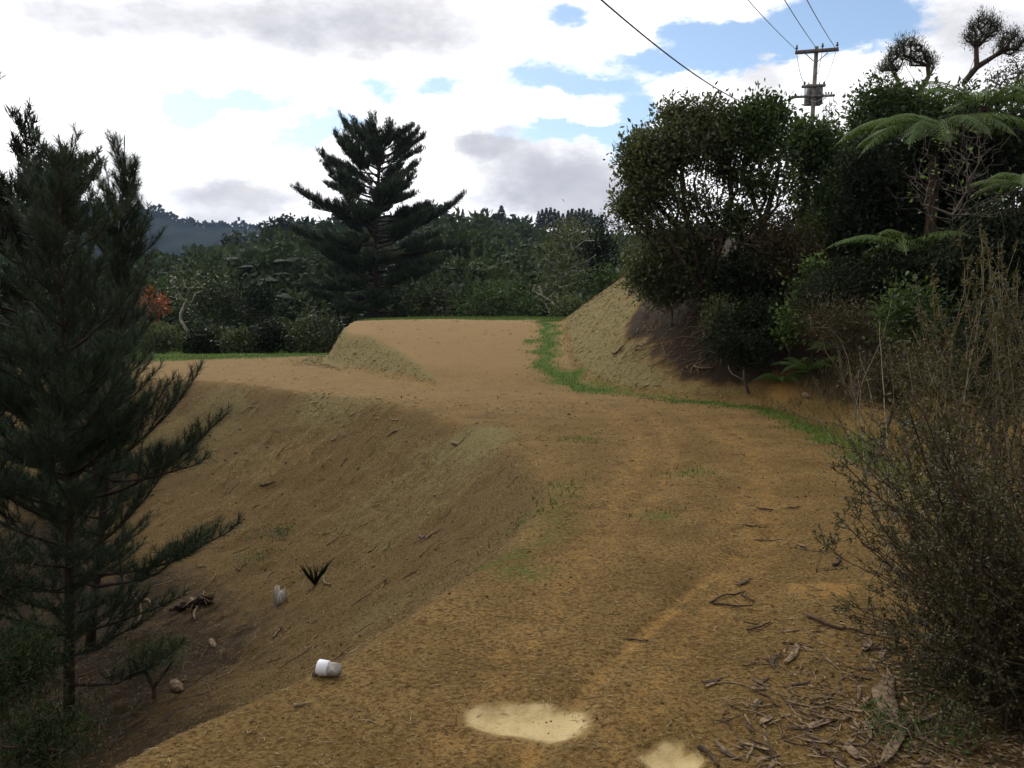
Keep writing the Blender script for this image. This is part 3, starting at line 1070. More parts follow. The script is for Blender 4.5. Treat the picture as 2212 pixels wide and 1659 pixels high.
# ------------------------------------------------------------------ far hill, wooded hill
def far_hill():
    rng = np.random.default_rng(3)
    U = np.array([-1200, -600, 0, 150, 270, 330, 400, 432, 500, 560, 640, 800, 1000, 1600])
    Vv = np.array([520, 480, 462, 455, 458, 468, 486, 498, 499, 504, 512, 520, 530, 540])
    xs_ = np.linspace(-1150, 500, 330)
    ys_ = np.linspace(640, 1250, 60)
    X, Y = np.meshgrid(xs_, ys_)
    u = CU + FPX * X / 900
    top = EYE + (660 - np.interp(u, U, Vv)) / FPX * 900
    t = np.clip((Y - 640) / 260, 0, 1)
    Z = -6 + (top + 6) * np.sin(t * math.pi / 2) - np.maximum(0, Y - 920) * .25
    Z += fbm(X, Y, .012, 4) * 14 * t * (1 - .7 * t) + np.abs(fbm(X, Y, .09, 3)) * 5
    n = len(xs_)
    i, j = np.meshgrid(np.arange(len(ys_) - 1), np.arange(n - 1), indexing='ij')
    F = np.stack([i * n + j, i * n + j + 1, (i + 1) * n + j + 1, (i + 1) * n + j], -1).reshape(-1, 4)
    tint = np.clip(.4 + fbm(X, Y, .05, 4), 0, 1).ravel()
    me = raw_mesh('far_hill', np.stack([X.ravel(), Y.ravel(), Z.ravel()], 1), [F], [], tint, True)
    tag(put('far_hill', me, M['far']), kind='structure')
    # trees standing along its skyline, too far to pick apart
    g = Geo()
    for k in range(210):
        x = rng.uniform(-560, -190) if k < 150 else rng.uniform(-560, -60)
        uu = CU + FPX * x / 900
        z = EYE + (660 - np.interp(uu, U, Vv)) / FPX * 900
        r = rng.uniform(1.8, 5.5) * (1 if rng.random() < .8 else 1.4)
        m = 26
        d = unit(rng.normal(size=(m, 3)))
        c = np.array([x, 905 + rng.uniform(-12, 8), z + r * .7])
        g.leaves(c + d * r * np.array([.8, .8, 1.0]) * rng.uniform(.3, 1, (m, 1)), d + rng.normal(0, .5, (m, 3)), unit(rng.normal(size=(m, 3))), r * .9, r * .8, rng.uniform(0, .8, m))
        g.segs([c - np.array([0, 0, r * 2.2])], [c], .35, .25, 3, tint=.2)
    tag(put('skyline_forest', g, M['far']), 'small dark trees along the crest of the blue far hill', 'forest', kind='stuff')


def crown_proto(rng, n=95, flat=.75, sz=1.0):
    """one bush-canopy crown: clumped leaf sprays round a dark core, radius about 1"""
    cl = unit(rng.normal(size=(15, 3)))
    cl[:, 2] = np.abs(cl[:, 2]) * 1.1 - .25
    cl = cl * rng.uniform(.55, .95, (15, 1)) * np.array([1, 1, flat])
    c = cl[rng.integers(0, 15, n)] + rng.normal(0, .20, (n, 3)) * np.array([1, 1, .6])
    ax = unit(c + rng.normal(0, .5, (n, 3)))
    nr = unit(np.array([0, 0, 1.0]) + rng.normal(0, .55, (n, 3)))
    g = Geo()
    g.leaves(c, ax, nr, sz * rng.uniform(.16, .34, n), sz * rng.uniform(.11, .22, n), np.clip(.35 + .4 * c[:, 2] + rng.normal(0, .18, n), 0, 1), .15)  # leaf tint rises with height: light on the crown top put into the colour
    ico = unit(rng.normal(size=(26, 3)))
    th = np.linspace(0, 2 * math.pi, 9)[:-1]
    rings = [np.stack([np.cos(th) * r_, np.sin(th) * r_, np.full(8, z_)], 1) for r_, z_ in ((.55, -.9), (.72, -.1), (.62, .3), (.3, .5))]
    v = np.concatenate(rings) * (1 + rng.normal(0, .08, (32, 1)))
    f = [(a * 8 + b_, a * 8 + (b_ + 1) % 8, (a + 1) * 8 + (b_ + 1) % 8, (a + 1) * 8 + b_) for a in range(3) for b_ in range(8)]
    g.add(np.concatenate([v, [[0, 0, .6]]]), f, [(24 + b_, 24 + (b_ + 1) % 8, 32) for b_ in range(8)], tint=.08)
    return np.concatenate(g.v), g.q, g.t, np.concatenate(g.c)


def forest():
    rng = np.random.default_rng(11)
    near_p = [crown_proto(rng, 210, fl, .88) for fl in (.7, .8, .95, .62, .85, 1.2)]
    far_p = [crown_proto(rng, 95, fl, 1.25) for fl in (.7, .8, .95, .62, .85, 1.2)]
    G = Geo()
    y = 57.0
    while y < 262:
        sp = 2.3 + y * .0095
        x0, x1 = (-120 - CU) / FPX * y, (1560 - CU) / FPX * y
        for x in np.arange(x0, x1, sp):
            xx, yy_ = x + rng.normal(0, .3) * sp, y + rng.normal(0, .3) * sp
            if abs(CU + FPX * xx / yy_ - 950) < 22 and yy_ < 66:
                continue
            r = sp * rng.uniform(.62, 1.05) * (1.25 if rng.random() < .12 else 1)
            z = float(terrain(xx, yy_, False)) + r * rng.uniform(.7, 1.25)
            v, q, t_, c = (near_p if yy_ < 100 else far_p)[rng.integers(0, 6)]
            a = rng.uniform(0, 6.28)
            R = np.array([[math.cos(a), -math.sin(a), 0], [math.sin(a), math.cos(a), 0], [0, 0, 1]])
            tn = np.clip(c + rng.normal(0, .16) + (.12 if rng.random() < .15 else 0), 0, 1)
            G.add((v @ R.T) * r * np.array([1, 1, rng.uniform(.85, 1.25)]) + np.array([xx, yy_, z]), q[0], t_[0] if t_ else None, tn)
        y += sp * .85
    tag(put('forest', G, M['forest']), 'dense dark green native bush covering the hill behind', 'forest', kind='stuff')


far_hill()
forest()

# conifers on the ridge
def ridge_conifer_mesh(seed, n=420):
    rng = np.random.default_rng(seed)
    f = rng.uniform(.05, 1, n) ** .8
    a = rng.uniform(0, 6.28, n)
    R = (1 - f) * .24 + .02
    hd = np.stack([np.cos(a), np.sin(a), np.zeros(n)], 1)
    p = hd * (R * rng.uniform(.1, .7, n))[:, None] + np.stack([np.zeros(n), np.zeros(n), f], 1)
    g = Geo()
    g.leaves(p, hd + np.array([0, 0, .5]) + rng.normal(0, .25, (n, 3)), unit(np.array([0, 0, 1]) + rng.normal(0, .5, (n, 3))), R * .8 + .05, .055 * np.ones(n), np.clip(rng.normal(.3, .2, n), 0, 1))
    trunk = Geo()
    trunk.tube([(0, 0, -.15), (0, 0, .5), (0, 0, 1.0)], [.02, .014, .003], 6)
    return g, trunk


ORD = ['first', 'second', 'third', 'fourth', 'fifth', 'sixth', 'seventh', 'eighth', 'ninth', 'tenth']
protos_c = []
for s_ in (1, 2, 3):
    g, tr = ridge_conifer_mesh(s_)
    protos_c.append((g.mesh('crown'), tr.mesh('trunk')))
    protos_c[-1][0].materials.append(M['needle_far']); protos_c[-1][1].materials.append(M['pine_bark'])


def ridge_conifer(u, vtop, vbase, y, label, k, group, wide=1.0):
    b_, t_ = at(u, vbase, y), at(u, vtop, y)
    h = t_[2] - b_[2]
    root = empty('ridge_conifer', tuple(b_), label, 'conifer', group)
    for nm, me in zip(('crown', 'trunk'), protos_c[k % 3]):
        o_ = bpy.data.objects.new(nm, me)
        o_.scale = (h * wide, h * wide, h)
        o_.rotation_euler = (0, 0, k * 1.7)
        o_.parent = root
        COL.objects.link(o_)


for k, (u, v) in enumerate([(1163, 457), (1171, 453), (1180, 450), (1189, 449), (1198, 452), (1206, 456)]):
    ridge_conifer(u, v, 500, 243 + (k % 3) * 2, f'{ORD[k]} conifer from the left in the left clump on the ridge', k, 'left conifer clump on the ridge', .85)
for k, (u, v) in enumerate([(1227, 455), (1235, 452), (1243, 455), (1251, 451), (1260, 450), (1268, 455), (1276, 453)]):
    ridge_conifer(u, v, 503, 243 + (k % 3) * 2, f'{ORD[k]} conifer from the left in the right clump on the ridge', k + 1, 'right conifer clump on the ridge', .85)
ridge_conifer(1083, 445, 490, 244, 'lone pointed tree on the ridge between big pine and conifer clumps', 1, None, 1.3)
ridge_conifer(1000, 452, 486, 246, 'thin pointed tree on the ridge just right of big pine', 2, None, .8)
ridge_conifer(1216, 462, 503, 247, 'small pointed tree in the gap between the two conifer clumps', 2, None, 1.1)


def pt(u, v, y):
    return at(u, v, y)


def lobe(u, v, y, ru, rv, n, ry=None):
    s = y / FPX
    return (at(u, v, y), (ru * s, (ry if ry else ru) * s, rv * s), n)


leafy('broad_tree', 'rounded dark tree at the right end of the ridge conifers', 'tree', at(1293, 500, 240), [lobe(1293, 482, 240, 17, 11, 30)], per=12, spread=.7, leaf=(1.2, .7), tip_r=.03, mat='needle_far', bark='pine_bark', seed=41)
leafy('broad_tree', 'low spreading pine top on the skyline touching the big pine', 'tree', at(940, 475, 200), [lobe(940, 455, 200, 26, 7, 30), lobe(925, 462, 200, 20, 6, 14)], per=12, spread=.5, leaf=(1.0, .5), tip_r=.03, mat='needle_far', bark='pine_bark', seed=42)
leafy('broad_tree', 'sparse skyline tree left of the leafy trees on the right', 'tree', at(1335, 520, 200), [lobe(1338, 492, 200, 15, 11, 16)], per=9, spread=.5, leaf=(.9, .45), tip_r=.03, mat='needle_far', bark='pine_bark', seed=43)
leafy('broad_tree', 'tiny bare tree on the skyline left of the conifer clumps', 'tree', at(1137, 500, 245), [lobe(1132, 477, 245, 10, 4, 8)], per=7, spread=.4, leaf=(.8, .4), tip_r=.03, mat='needle_far', bark='pine_bark', seed=44)
leafy('broad_tree', 'dark round tree on the saddle below the blue hill', 'tree', at(502, 545, 190), [lobe(502, 525, 190, 24, 17, 30)], per=22, spread=.6, leaf=(.9, .5), tip_r=.03, mat='needle_far', bark='pine_bark', seed=45)
leafy('broad_tree', 'dark tree crown on the skyline left of the big pine', 'tree', at(612, 520, 170), [lobe(612, 488, 170, 36, 17, 40), lobe(575, 508, 170, 22, 12, 20)], per=22, spread=.6, leaf=(.9, .5), tip_r=.03, mat='needle_far', bark='pine_bark', seed=46)

# the big pine in the middle
YP = 50.0
kx = YP / FPX
pb = at(800, 700, YP)
pb[2] = float(terrain(pb[0], pb[1], False))
ptop = at(836, 300, YP)
Hp = ptop[2] - pb[2]
fr_ = lambda v: (at(800, v, YP)[2] - pb[2]) / Hp
big_pine('big_pine', 'large dark pine standing alone behind the ramp', pb, Hp,
         sorted([(fr_(v), r_ * kx) for v, r_ in ((300, 42), (330, 95), (385, 150), (430, 160), (470, 190), (520, 180), (580, 180), (640, 180), (690, 150))]),
         sorted([(fr_(v), r_ * kx) for v, r_ in ((300, 45), (335, 85), (390, 115), (430, 120), (470, 150), (520, 190), (560, 205), (620, 155), (690, 130))]),
         7, limbs=118, tuft=.34, lean=.9, dens=1.7, sub=(.40, .2), els=(-.2, -.08, .08, .24, .6), lift=(.18, .34, .34))

# pale-stemmed gum with its dark neighbour
def gum():
    y = 49.0
    b_ = at(1195, 690, y)
    stems = [[b_, at(1200, 660, y), at(1207, 620, y), at(1216, 590, y), at(1230, 560, y + .5)],
             [at(1230, 560, y + .5), at(1240, 530, y), at(1254, 508, y)], [at(1236, 540, y), at(1262, 520, y), at(1284, 520, y)],
             [at(1216, 590, y), at(1240, 575, y), at(1270, 562, y), at(1288, 550, y)], [at(1230, 562, y), at(1212, 515, y), at(1190, 498, y)],
             [at(1207, 622, y), at(1185, 600, y), at(1172, 585, y)]]
    leafy('gum_tree', 'thin gum tree with pale bare limbs behind the upper lawn', 'tree', b_,
          [lobe(1235, 500, y, 42, 22, 26), lobe(1200, 560, y, 34, 40, 20), lobe(1190, 620, y, 50, 40, 30), lobe(1245, 590, y, 30, 30, 10)],
          stems=stems, per=34, spread=.42, leaf=(.26, .10), tip_r=.022, k=.32, mat='olive', bark='pale_bark', seed=51)


gum()
leafy('dark_tree', 'tall nearly black tree behind the pale gum', 'tree', at(1295, 690, 60), [lobe(1290, 540, 60, 36, 40, 40), lobe(1298, 610, 60, 40, 60, 50)], per=45, spread=.45, leaf=(.4, .18), tip_r=.03, mat='dark', bark='pine_bark', seed=52)
leafy('fallen_tree', 'pale dead trunk leaning at the foot of the gum', 'tree', at(1180, 685, 47), [lobe(1160, 625, 47, 12, 10, 4)],
      stems=[[at(1205, 672, 47), at(1190, 650, 47), at(1170, 640, 47), at(1150, 628, 47)], [at(1190, 685, 47), at(1178, 655, 47), at(1165, 643, 47)]], per=6, spread=.3, leaf=(.2, .08), tip_r=.05, k=.2, bark='pale_bark', seed=53)

# trees and shrubs between the lawn and the forest
MID = [('orange_tree', 'small tree with orange-red autumn leaves beside the left pines', 334, 690, 38, 18, 13, 660, 20, 'red', 20),
       ('grey_tree', 'half-bare grey-limbed tree right of the orange tree', 405, 700, 46, 40, 40, 622, 24, 'hedge', 18),
       ('yellow_bush', 'yellow-green rounded bush in front of the forest left of big pine', 470, 715, 47, 55, 42, 655, 60, 'hedge', 60),
       ('dark_bush', 'dark narrow bush between the yellow-green bush and the big pine', 560, 720, 46, 40, 45, 660, 50, 'dark', 55),
       ('forest_shrub', 'loose green shrub right of the big pine trunk', 925, 705, 46, 60, 40, 655, 70, 'hedge', 50),
       ('forest_shrub', 'dark rounded shrub at the back of the upper lawn', 1090, 700, 45, 75, 40, 655, 90, 'green', 50),
       ('forest_shrub', 'low olive shrub below the gum tree', 1230, 705, 45, 60, 25, 672, 60, 'olive', 50),
       ('forest_shrub', 'green shrub behind the grassy spur on the right', 1330, 690, 46, 60, 50, 625, 80, 'green', 55)]
for i, (nm, lb, u, vb, y, ru, rv, vc, n, mt, per) in enumerate(MID):
    b_ = at(u, vb, y); b_[2] = min(b_[2], float(terrain(b_[0], y, False)) + .1)
    leafy(nm, lb, 'tree' if 'tree' in nm else 'bush', b_, [lobe(u, vc, y, ru, rv, n)], per=per, spread=.3, leaf=(.22, .11), tip_r=.02, mat=mt, bark='pale_bark' if nm == 'grey_tree' else 'grey_bark', seed=60 + i)

HEDGE = [(345, 732, 55, 34, 'olive', 'brownish open shrub at the left end of the row behind the lower terrace'), (430, 742, 30, 24, 'dark', 'small dark shrub second from the left behind the lower terrace'),
         (470, 738, 42, 24, 'hedge', 'leafy green shrub third from the left behind the lower terrace'), (520, 742, 46, 22, 'hedge', 'low broad green shrub in the middle behind the lower terrace'),
         (580, 728, 34, 36, 'dark', 'dark upright shrub in the middle of the row behind the lower terrace'), (625, 730, 55, 32, 'hedge', 'large pale-leaved shrub right of middle behind the lower terrace'),
         (690, 725, 52, 36, 'hedge', 'leafy shrub at the right end of the row against the cut embankment')]
for i, (u, v, ru, rv, mt, lb) in enumerate(HEDGE):
    y = 29.5 + (i % 3) * .5
    b_ = at(u, v + rv + 8, y); b_[2] = float(terrain(b_[0], y, False))
    leafy('hedge_shrub', lb, 'shrub', b_, [lobe(u, v, y, ru, rv, 70)], per=36, spread=.13, leaf=(.17, .065), tip_r=.008, mat=mt, seed=80 + i, group='shrubs behind the lower terrace', up=.6)
leafy('bare_shrub', 'reddish bare shrub behind the row near the embankment', 'shrub', at(688, 745, 32), [lobe(672, 695, 32, 14, 22, 40)], per=10, spread=.12, leaf=(.1, .03), tip_r=.008, mat='brown', seed=90)


def house(name, label, u, v, y, wdt, hgt, wall, roof):
    b_ = at(u, v, y)
    root = empty(name, tuple(b_), label, 'house')
    g = Geo(); g.box(b_ + np.array([0, 0, hgt / 2 - 2]), (wdt, 3.5, hgt + 4)); put('wall', g, wall, root)
    g = Geo()
    x0, x1, z0, z1 = -wdt / 2 - .2, wdt / 2 + .2, hgt, hgt + wdt * .22
    vv = [(x0, -2, z0), (x1, -2, z0), (0, -2, z1), (x0, 2, z0), (x1, 2, z0), (0, 2, z1)]
    g.add(np.array(vv) + b_, [(0, 2, 5, 3), (2, 1, 4, 5), (0, 3, 4, 1)], [(0, 1, 2), (3, 5, 4)]); put('roof', g, roof, root)


house('house', 'white house wall glimpsed through shrubs at the back of the lawn', 955, 684, 56, 1.3, .35, plain_mat('white_wall', (.5, .5, .48), (.6, .6, .58)), plain_mat('grey_roof', (.12, .12, .12), (.18, .18, .18)))
house('house', 'pinkish house roof half hidden below the big pine', 703, 697, 52, 1.0, .1, plain_mat('pink_wall', (.2, .14, .12), (.26, .18, .15)), plain_mat('pink_roof', (.24, .16, .14), (.30, .20, .18)))
# ------------------------------------------------------------------ trees on the right-hand hill
def on_hill(u, v, y):
    q = at(u, v, y)
    q[2] = float(terrain(q[0], q[1], False)) - .03
    return q


def right_trees():
    y = 15.4
    b_ = ray_hit(1524, 690); b_[2] -= .05
    y = b_[1]
    st = [[b_, at(1528, 640, y), at(1530, 560, y), at(1528, 480, y), at(1520, 400, y)],
          [at(1528, 640, y), at(1500, 560, y + .2), at(1470, 500, y + .3), at(1425, 450, y + .2), at(1390, 420, y)],
          [at(1530, 600, y), at(1560, 520, y - .2), at(1580, 430, y), at(1575, 350, y)],
          [at(1528, 650, y), at(1480, 570, y - .4), at(1440, 510, y - .5), at(1400, 490, y - .5)],
          [at(1526, 655, y), at(1500, 540, y - .2), at(1480, 450, y - .2), at(1470, 380, y - .2)], [at(1528, 640, y), at(1545, 540, y + .3), at(1552, 440, y + .3), at(1545, 350, y + .3)],
          [at(1522, 660, y), at(1465, 585, y + .5), at(1410, 530, y + .6), at(1360, 490, y + .6)], [at(1526, 660, y), at(1490, 560, y + .5), at(1450, 470, y + .7), at(1430, 400, y + .7)], [at(1530, 640, y), at(1590, 540, y + .2), at(1610, 450, y + .2)]]
    leafy('leafy_tree', 'spreading olive-leaved tree at the foot of the spur, sky showing through its limbs', 'tree', b_,
          [lobe(1395, 385, y, 82, 78, 150), lobe(1475, 315, y, 95, 72, 190), lobe(1550, 300, y, 70, 64, 130), lobe(1565, 370, y + .3, 70, 40, 50), lobe(1515, 265, y, 34, 26, 30), lobe(1560, 270, y, 28, 26, 26),
           lobe(1468, 268, y, 22, 24, 22), lobe(1362, 450, y, 48, 42, 60), lobe(1430, 400, y, 60, 50, 46), lobe(1400, 320, y, 50, 40, 50)] + [lobe(u_, v_, y + .1, 9, 26, 9) for u_, v_ in ((1440, 255), (1455, 243), (1492, 240), (1530, 235), (1545, 240), (1580, 252), (1380, 310), (1350, 355), (1360, 320))],
          stems=st, thin=[lobe(1480, 440, y, 90, 60, 190), lobe(1400, 480, y, 60, 40, 110), lobe(1540, 460, y, 70, 70, 140), lobe(1440, 520, y, 90, 30, 80)], per=40, spread=.12, leaf=(.095, .042), tip_r=.0062, k=.36, mat='olive', bark='pine_bark', seed=101, shell=.12, minr=.005)
    b2 = ray_hit(1600, 700); y = b2[1] + .4
    b2 = on_hill(1600, 700, y)
    leafy('leafy_tree', 'upright darker tree between the spreading tree and the power pole', 'tree', b2,
          [lobe(1640, 295, y, 62, 66, 130), lobe(1665, 258, y, 26, 24, 26), lobe(1620, 264, y, 24, 24, 26), lobe(1640, 390, y, 46, 50, 50), lobe(1600, 480, y, 50, 50, 50)] + [lobe(u_, v_, y, 9, 24, 9) for u_, v_ in ((1630, 240), (1648, 244), (1668, 235), (1685, 242), (1612, 255))],
          stems=[[b2, at(1606, 600, y), at(1622, 480, y), at(1636, 370, y)], [at(1606, 600, y), at(1650, 480, y), at(1680, 380, y)]],
          thin=[lobe(1690, 400, y, 26, 80, 60), lobe(1650, 470, y, 40, 50, 40)], per=40, spread=.12, leaf=(.092, .042), tip_r=.0065, k=.40, mat='green', bark='pine_bark', seed=102, shell=.12, minr=.005)
    y = 16.5
    b3 = on_hill(1735, 640, y)
    leafy('glossy_tree', 'glossy dark green tree wrapped round the lower pole', 'tree', b3,
          [lobe(1735, 300, y, 60, 48, 110), lobe(1785, 350, y, 48, 60, 90), lobe(1725, 390, y, 24, 60, 24), lobe(1800, 450, y, 60, 70, 100), lobe(1740, 540, y, 70, 50, 80)],
          stems=[[b3, at(1738, 520, y), at(1742, 400, y), at(1745, 330, y)], [at(1738, 520, y), at(1770, 430, y), at(1790, 380, y)]],
          per=44, spread=.12, leaf=(.10, .055), tip_r=.007, k=.42, mat='green', seed=103, shell=.2)
    y = 19.0
    b4 = on_hill(1910, 500, y)
    leafy('broad_tree', 'dense dark tree behind the tree fern', 'tree', b4,
          [lobe(1910, 245, y, 72, 66, 160), lobe(1870, 300, y, 48, 60, 100), lobe(1975, 250, y, 55, 60, 110), lobe(1900, 390, y, 90, 80, 120), lobe(2060, 270, y, 90, 70, 140), lobe(2180, 290, y, 90, 80, 130)], per=46, spread=.16, leaf=(.12, .05), mat='green', seed=104, shell=.3)
    # wind-shaped manuka tops
    y = 21.0
    b5 = on_hill(1990, 420, y)
    leafy('manuka_tree', 'small wind-shaped tree on a bare trunk above the dense dark tree', 'tree', b5,
          [lobe(u_, v_, y, ru_, rv_, 40) for u_, v_, ru_, rv_ in ((1950, 100, 14, 20), (1968, 96, 14, 18), (1935, 112, 14, 18), (1985, 108, 13, 18), (1922, 128, 14, 16), (1910, 148, 14, 10), (2000, 124, 10, 16), (2012, 136, 9, 12), (1955, 125, 18, 14), (1930, 150, 16, 9), (1975, 130, 14, 12))],
          stems=[[b5, at(1988, 300, y), at(1986, 215, y), at(1984, 185, y), at(1970, 165, y), at(1955, 140, y)], [at(1985, 200, y), at(2006, 165, y), at(2004, 140, y)]],
          per=11, spread=.07, leaf=(.11, .013), tip_r=.008, k=.36, mat='manuka', bark='dark_stick', seed=105, shell=.05, minr=.006, up=1.6)
    b6 = on_hill(2078, 420, y)
    leafy('manuka_tree', 'taller leaning wind-shaped tree at the top right corner', 'tree', b6,
          [lobe(u_, v_, y, ru_, rv_, 40) for u_, v_, ru_, rv_ in ((2120, 45, 16, 20), (2140, 48, 14, 18), (2102, 62, 14, 18), (2155, 62, 13, 16), (2095, 82, 12, 14), (2130, 75, 18, 14), (2170, 82, 14, 16), (2190, 80, 14, 18), (2208, 92, 14, 16), (2165, 105, 18, 10), (2195, 108, 16, 12), (2110, 95, 14, 10))],
          stems=[[b6, at(2080, 250, y), at(2083, 180, y), at(2100, 140, y), at(2110, 110, y), at(2128, 75, y)], [at(2083, 178, y), at(2110, 145, y), at(2150, 120, y), at(2185, 105, y)]],
          per=11, spread=.07, leaf=(.11, .013), tip_r=.008, k=.36, mat='manuka', bark='dark_stick', seed=106, shell=.05, minr=.006, up=1.6)
    y = 23.0
    b7 = on_hill(2190, 420, y)
    leafy('pale_tree', 'greyish bare-twigged tree behind the top right thicket', 'tree', b7, [lobe(2185, 165, y, 60, 45, 90), lobe(2220, 190, y, 50, 50, 60)], per=10, spread=.14, leaf=(.09, .04), tip_r=.007, k=.42, mat='brown', seed=107, minr=.008)
    # weeping sapling beside the pole
    y = 24.0
    b8 = on_hill(1782, 420, y)
    leafy('sapling', 'slender drooping-leaved sapling just right of the pole', 'tree', b8, [lobe(1785, 265, y, 14, 48, 26), lobe(1795, 310, y, 22, 24, 24)], stems=[[b8, at(1780, 340, y), at(1778, 240, y), at(1779, 200, y)]],
          per=9, spread=.10, leaf=(.22, .03), tip_r=.005, k=.4, mat='dark', seed=108, droop=1.8)
    # tree ferns
    y = 12.6
    b9 = on_hill(2010, 500, y)
    zt = at(2005, 268, y)[2]
    fern_plant('tree_fern', 'large green tree fern spreading its fronds over the dark thicket', b9, zt - b9[2], 13, 1.55, 110, droop=1.5, el=.30, pl=.40, npin=34, sub=8,
               only=[3.25, 3.55, 3.95, 4.4, 4.85, 5.3, 5.75, 6.15, .35, .9, 1.6, 2.2, 2.8])
    y = 13.4
    b10 = on_hill(2110, 480, y)
    fern_plant('tree_fern', 'second feathery tree fern rising behind the first at the right', b10, at(2100, 232, y)[2] - b10[2], 11, 1.2, 111, droop=1.1, el=.60, pl=.36, npin=30, sub=7)
    y = 11.6
    b11 = on_hill(1950, 620, y)
    fern_plant('tree_fern', 'shaded low tree fern in the middle of the dark thicket', b11, at(1950, 530, y)[2] - b11[2], 10, 1.1, 112, droop=1.3, el=.45, pl=.28, npin=26, sub=6)
    y = 11.0
    b12 = on_hill(2215, 520, y)
    fern_plant('tree_fern', 'tree fern at the right edge with lit fronds', b12, at(2215, 400, y)[2] - b12[2], 9, 1.0, 113, droop=1.3, el=.4, pl=.26, npin=24, sub=6)
    # small ferns at the foot of the bank
    for i, (u, v, L, lb) in enumerate([(1745, 812, .75, 'bright fern at the foot of the bank by the clay slip'), (1690, 835, .55, 'low fern left of the bright fern at the bank foot'),
                                       (1800, 770, .55, 'fern just above the clay slip, right of the bright fern'), (1870, 585, .6, 'small fern lit in the gap of the thicket')]):
        q = ray_hit(u, v); 
        fern_plant('ground_fern', lb, q, 0.05, 9, L, 120 + i, droop=1.5, el=.7, cat='fern', pl=.15, npin=20, sub=5, group='ferns on the bank')
    # bare sapling
    y = 9.2
    b13 = on_hill(2048, 720, y)
    rng = np.random.default_rng(130)
    leafy('bare_sapling', 'bare grey sapling with a few pale leaves in front of the thicket', 'tree', b13,
          [lobe(2060, 380, y, 115, 130, 220), lobe(2085, 300, y, 95, 80, 150), lobe(1985, 400, y, 60, 70, 70), lobe(2140, 420, y, 70, 90, 80)],
          stems=[[b13, at(2046, 620, y), at(2052, 540, y), at(2060, 450, y), at(2072, 370, y), at(2080, 300, y), at(2084, 245, y)],
                 [at(2052, 540, y), at(2010, 470, y), at(1985, 400, y)], [at(2054, 530, y), at(2110, 480, y), at(2150, 440, y)], [at(2058, 465, y), at(2090, 410, y), at(2120, 340, y)]],
          per=1, spread=.05, leaf=(.055, .045), tip_r=.0014, k=.42, mat='bright', bark='grey_bark', seed=130, shell=.2, bare=.85, minr=.0018, jitter=.04, sag=-.05, sides=4)
    # shrubs of the bank
    SH = [('pale_shrub', 'bright-leaved small shrub in the shade of the bank', 1705, 740, 10.9 + 2.2, [(1710, 690, 36, 40, 45), (1730, 640, 22, 40, 26), (1690, 720, 20, 18, 14)], 'bright', 16, .09, (.075, .045)),
          ('pale_shrub', 'cluster of yellow-green leaves above the bright-leaved shrub', 1760, 620, 13.0, [(1755, 575, 24, 14, 20)], 'bright', 16, .07, (.07, .045)),
          ('dark_shrub', 'round dark shrub under the spreading tree', 1450, 640, 15.9, [(1440, 570, 85, 60, 190), (1390, 590, 48, 36, 90), (1430, 625, 60, 30, 90), (1520, 600, 70, 60, 140), (1480, 520, 70, 40, 100)], 'olive', 40, .13, (.09, .04)),
          ('dark_shrub', 'dark shrub filling the shade right of the tree trunk', 1600, 690, 15.2, [(1600, 600, 80, 70, 180), (1660, 650, 50, 50, 100)], 'dark', 44, .13, (.085, .04)),
          ('dark_shrub', 'brownish shrub below the glossy tree', 1700, 640, 14.6, [(1720, 570, 70, 70, 150), (1670, 520, 60, 45, 90)], 'brown', 40, .13, (.07, .03)),
          ('dark_shrub', 'large near-black shrub below the tree fern fronds', 1880, 620, 14.2, [(1890, 400, 95, 110, 230), (1850, 520, 70, 80, 140), (1960, 480, 90, 90, 160)], 'dark', 52, .15, (.09, .04)),
          ('dark_shrub', 'near-black foliage behind the bare sapling', 2050, 560, 13.0, [(2050, 420, 120, 100, 230), (2150, 350, 100, 90, 190), (2000, 340, 80, 60, 110)], 'dark', 52, .15, (.09, .04)),
          ('dark_shrub', 'dark foliage at the right edge below the ferns', 2170, 620, 11.0, [(2160, 520, 110, 90, 210), (2060, 600, 100, 70, 160)], 'dark', 52, .13, (.07, .03)),
          ('brown_shrub', 'brown heathy bush low on the bank behind the pale-stemmed shrub', 1860, 800, 10.4, [(1860, 720, 90, 55, 140), (1800, 690, 60, 40, 60)], 'brown', 50, .11, (.05, .012)),
          ('brown_shrub', 'dark heathy bush in the hollow right of the bright-leaved shrub', 1830, 700, 11.8, [(1830, 630, 95, 75, 200), (1770, 650, 60, 70, 110)], 'dark', 50, .12, (.06, .014)),
          ('green_shrub', 'dark green shrub behind the pale-stemmed shrub', 1950, 760, 9.0, [(1960, 680, 60, 60, 90)], 'green', 34, .11, (.06, .03)),
          ('brown_shrub', 'olive heathy bush at the bank foot below the twiggy shrub', 1900, 930, 8.2, [(1925, 830, 85, 75, 140)], 'brown', 46, .10, (.045, .011)),
          ('green_shrub', 'dense shrub filling the right edge behind the twiggy shrub', 2150, 1000, 6.4, [(2140, 760, 110, 150, 150)], 'dark', 50, .10, (.045, .014))]
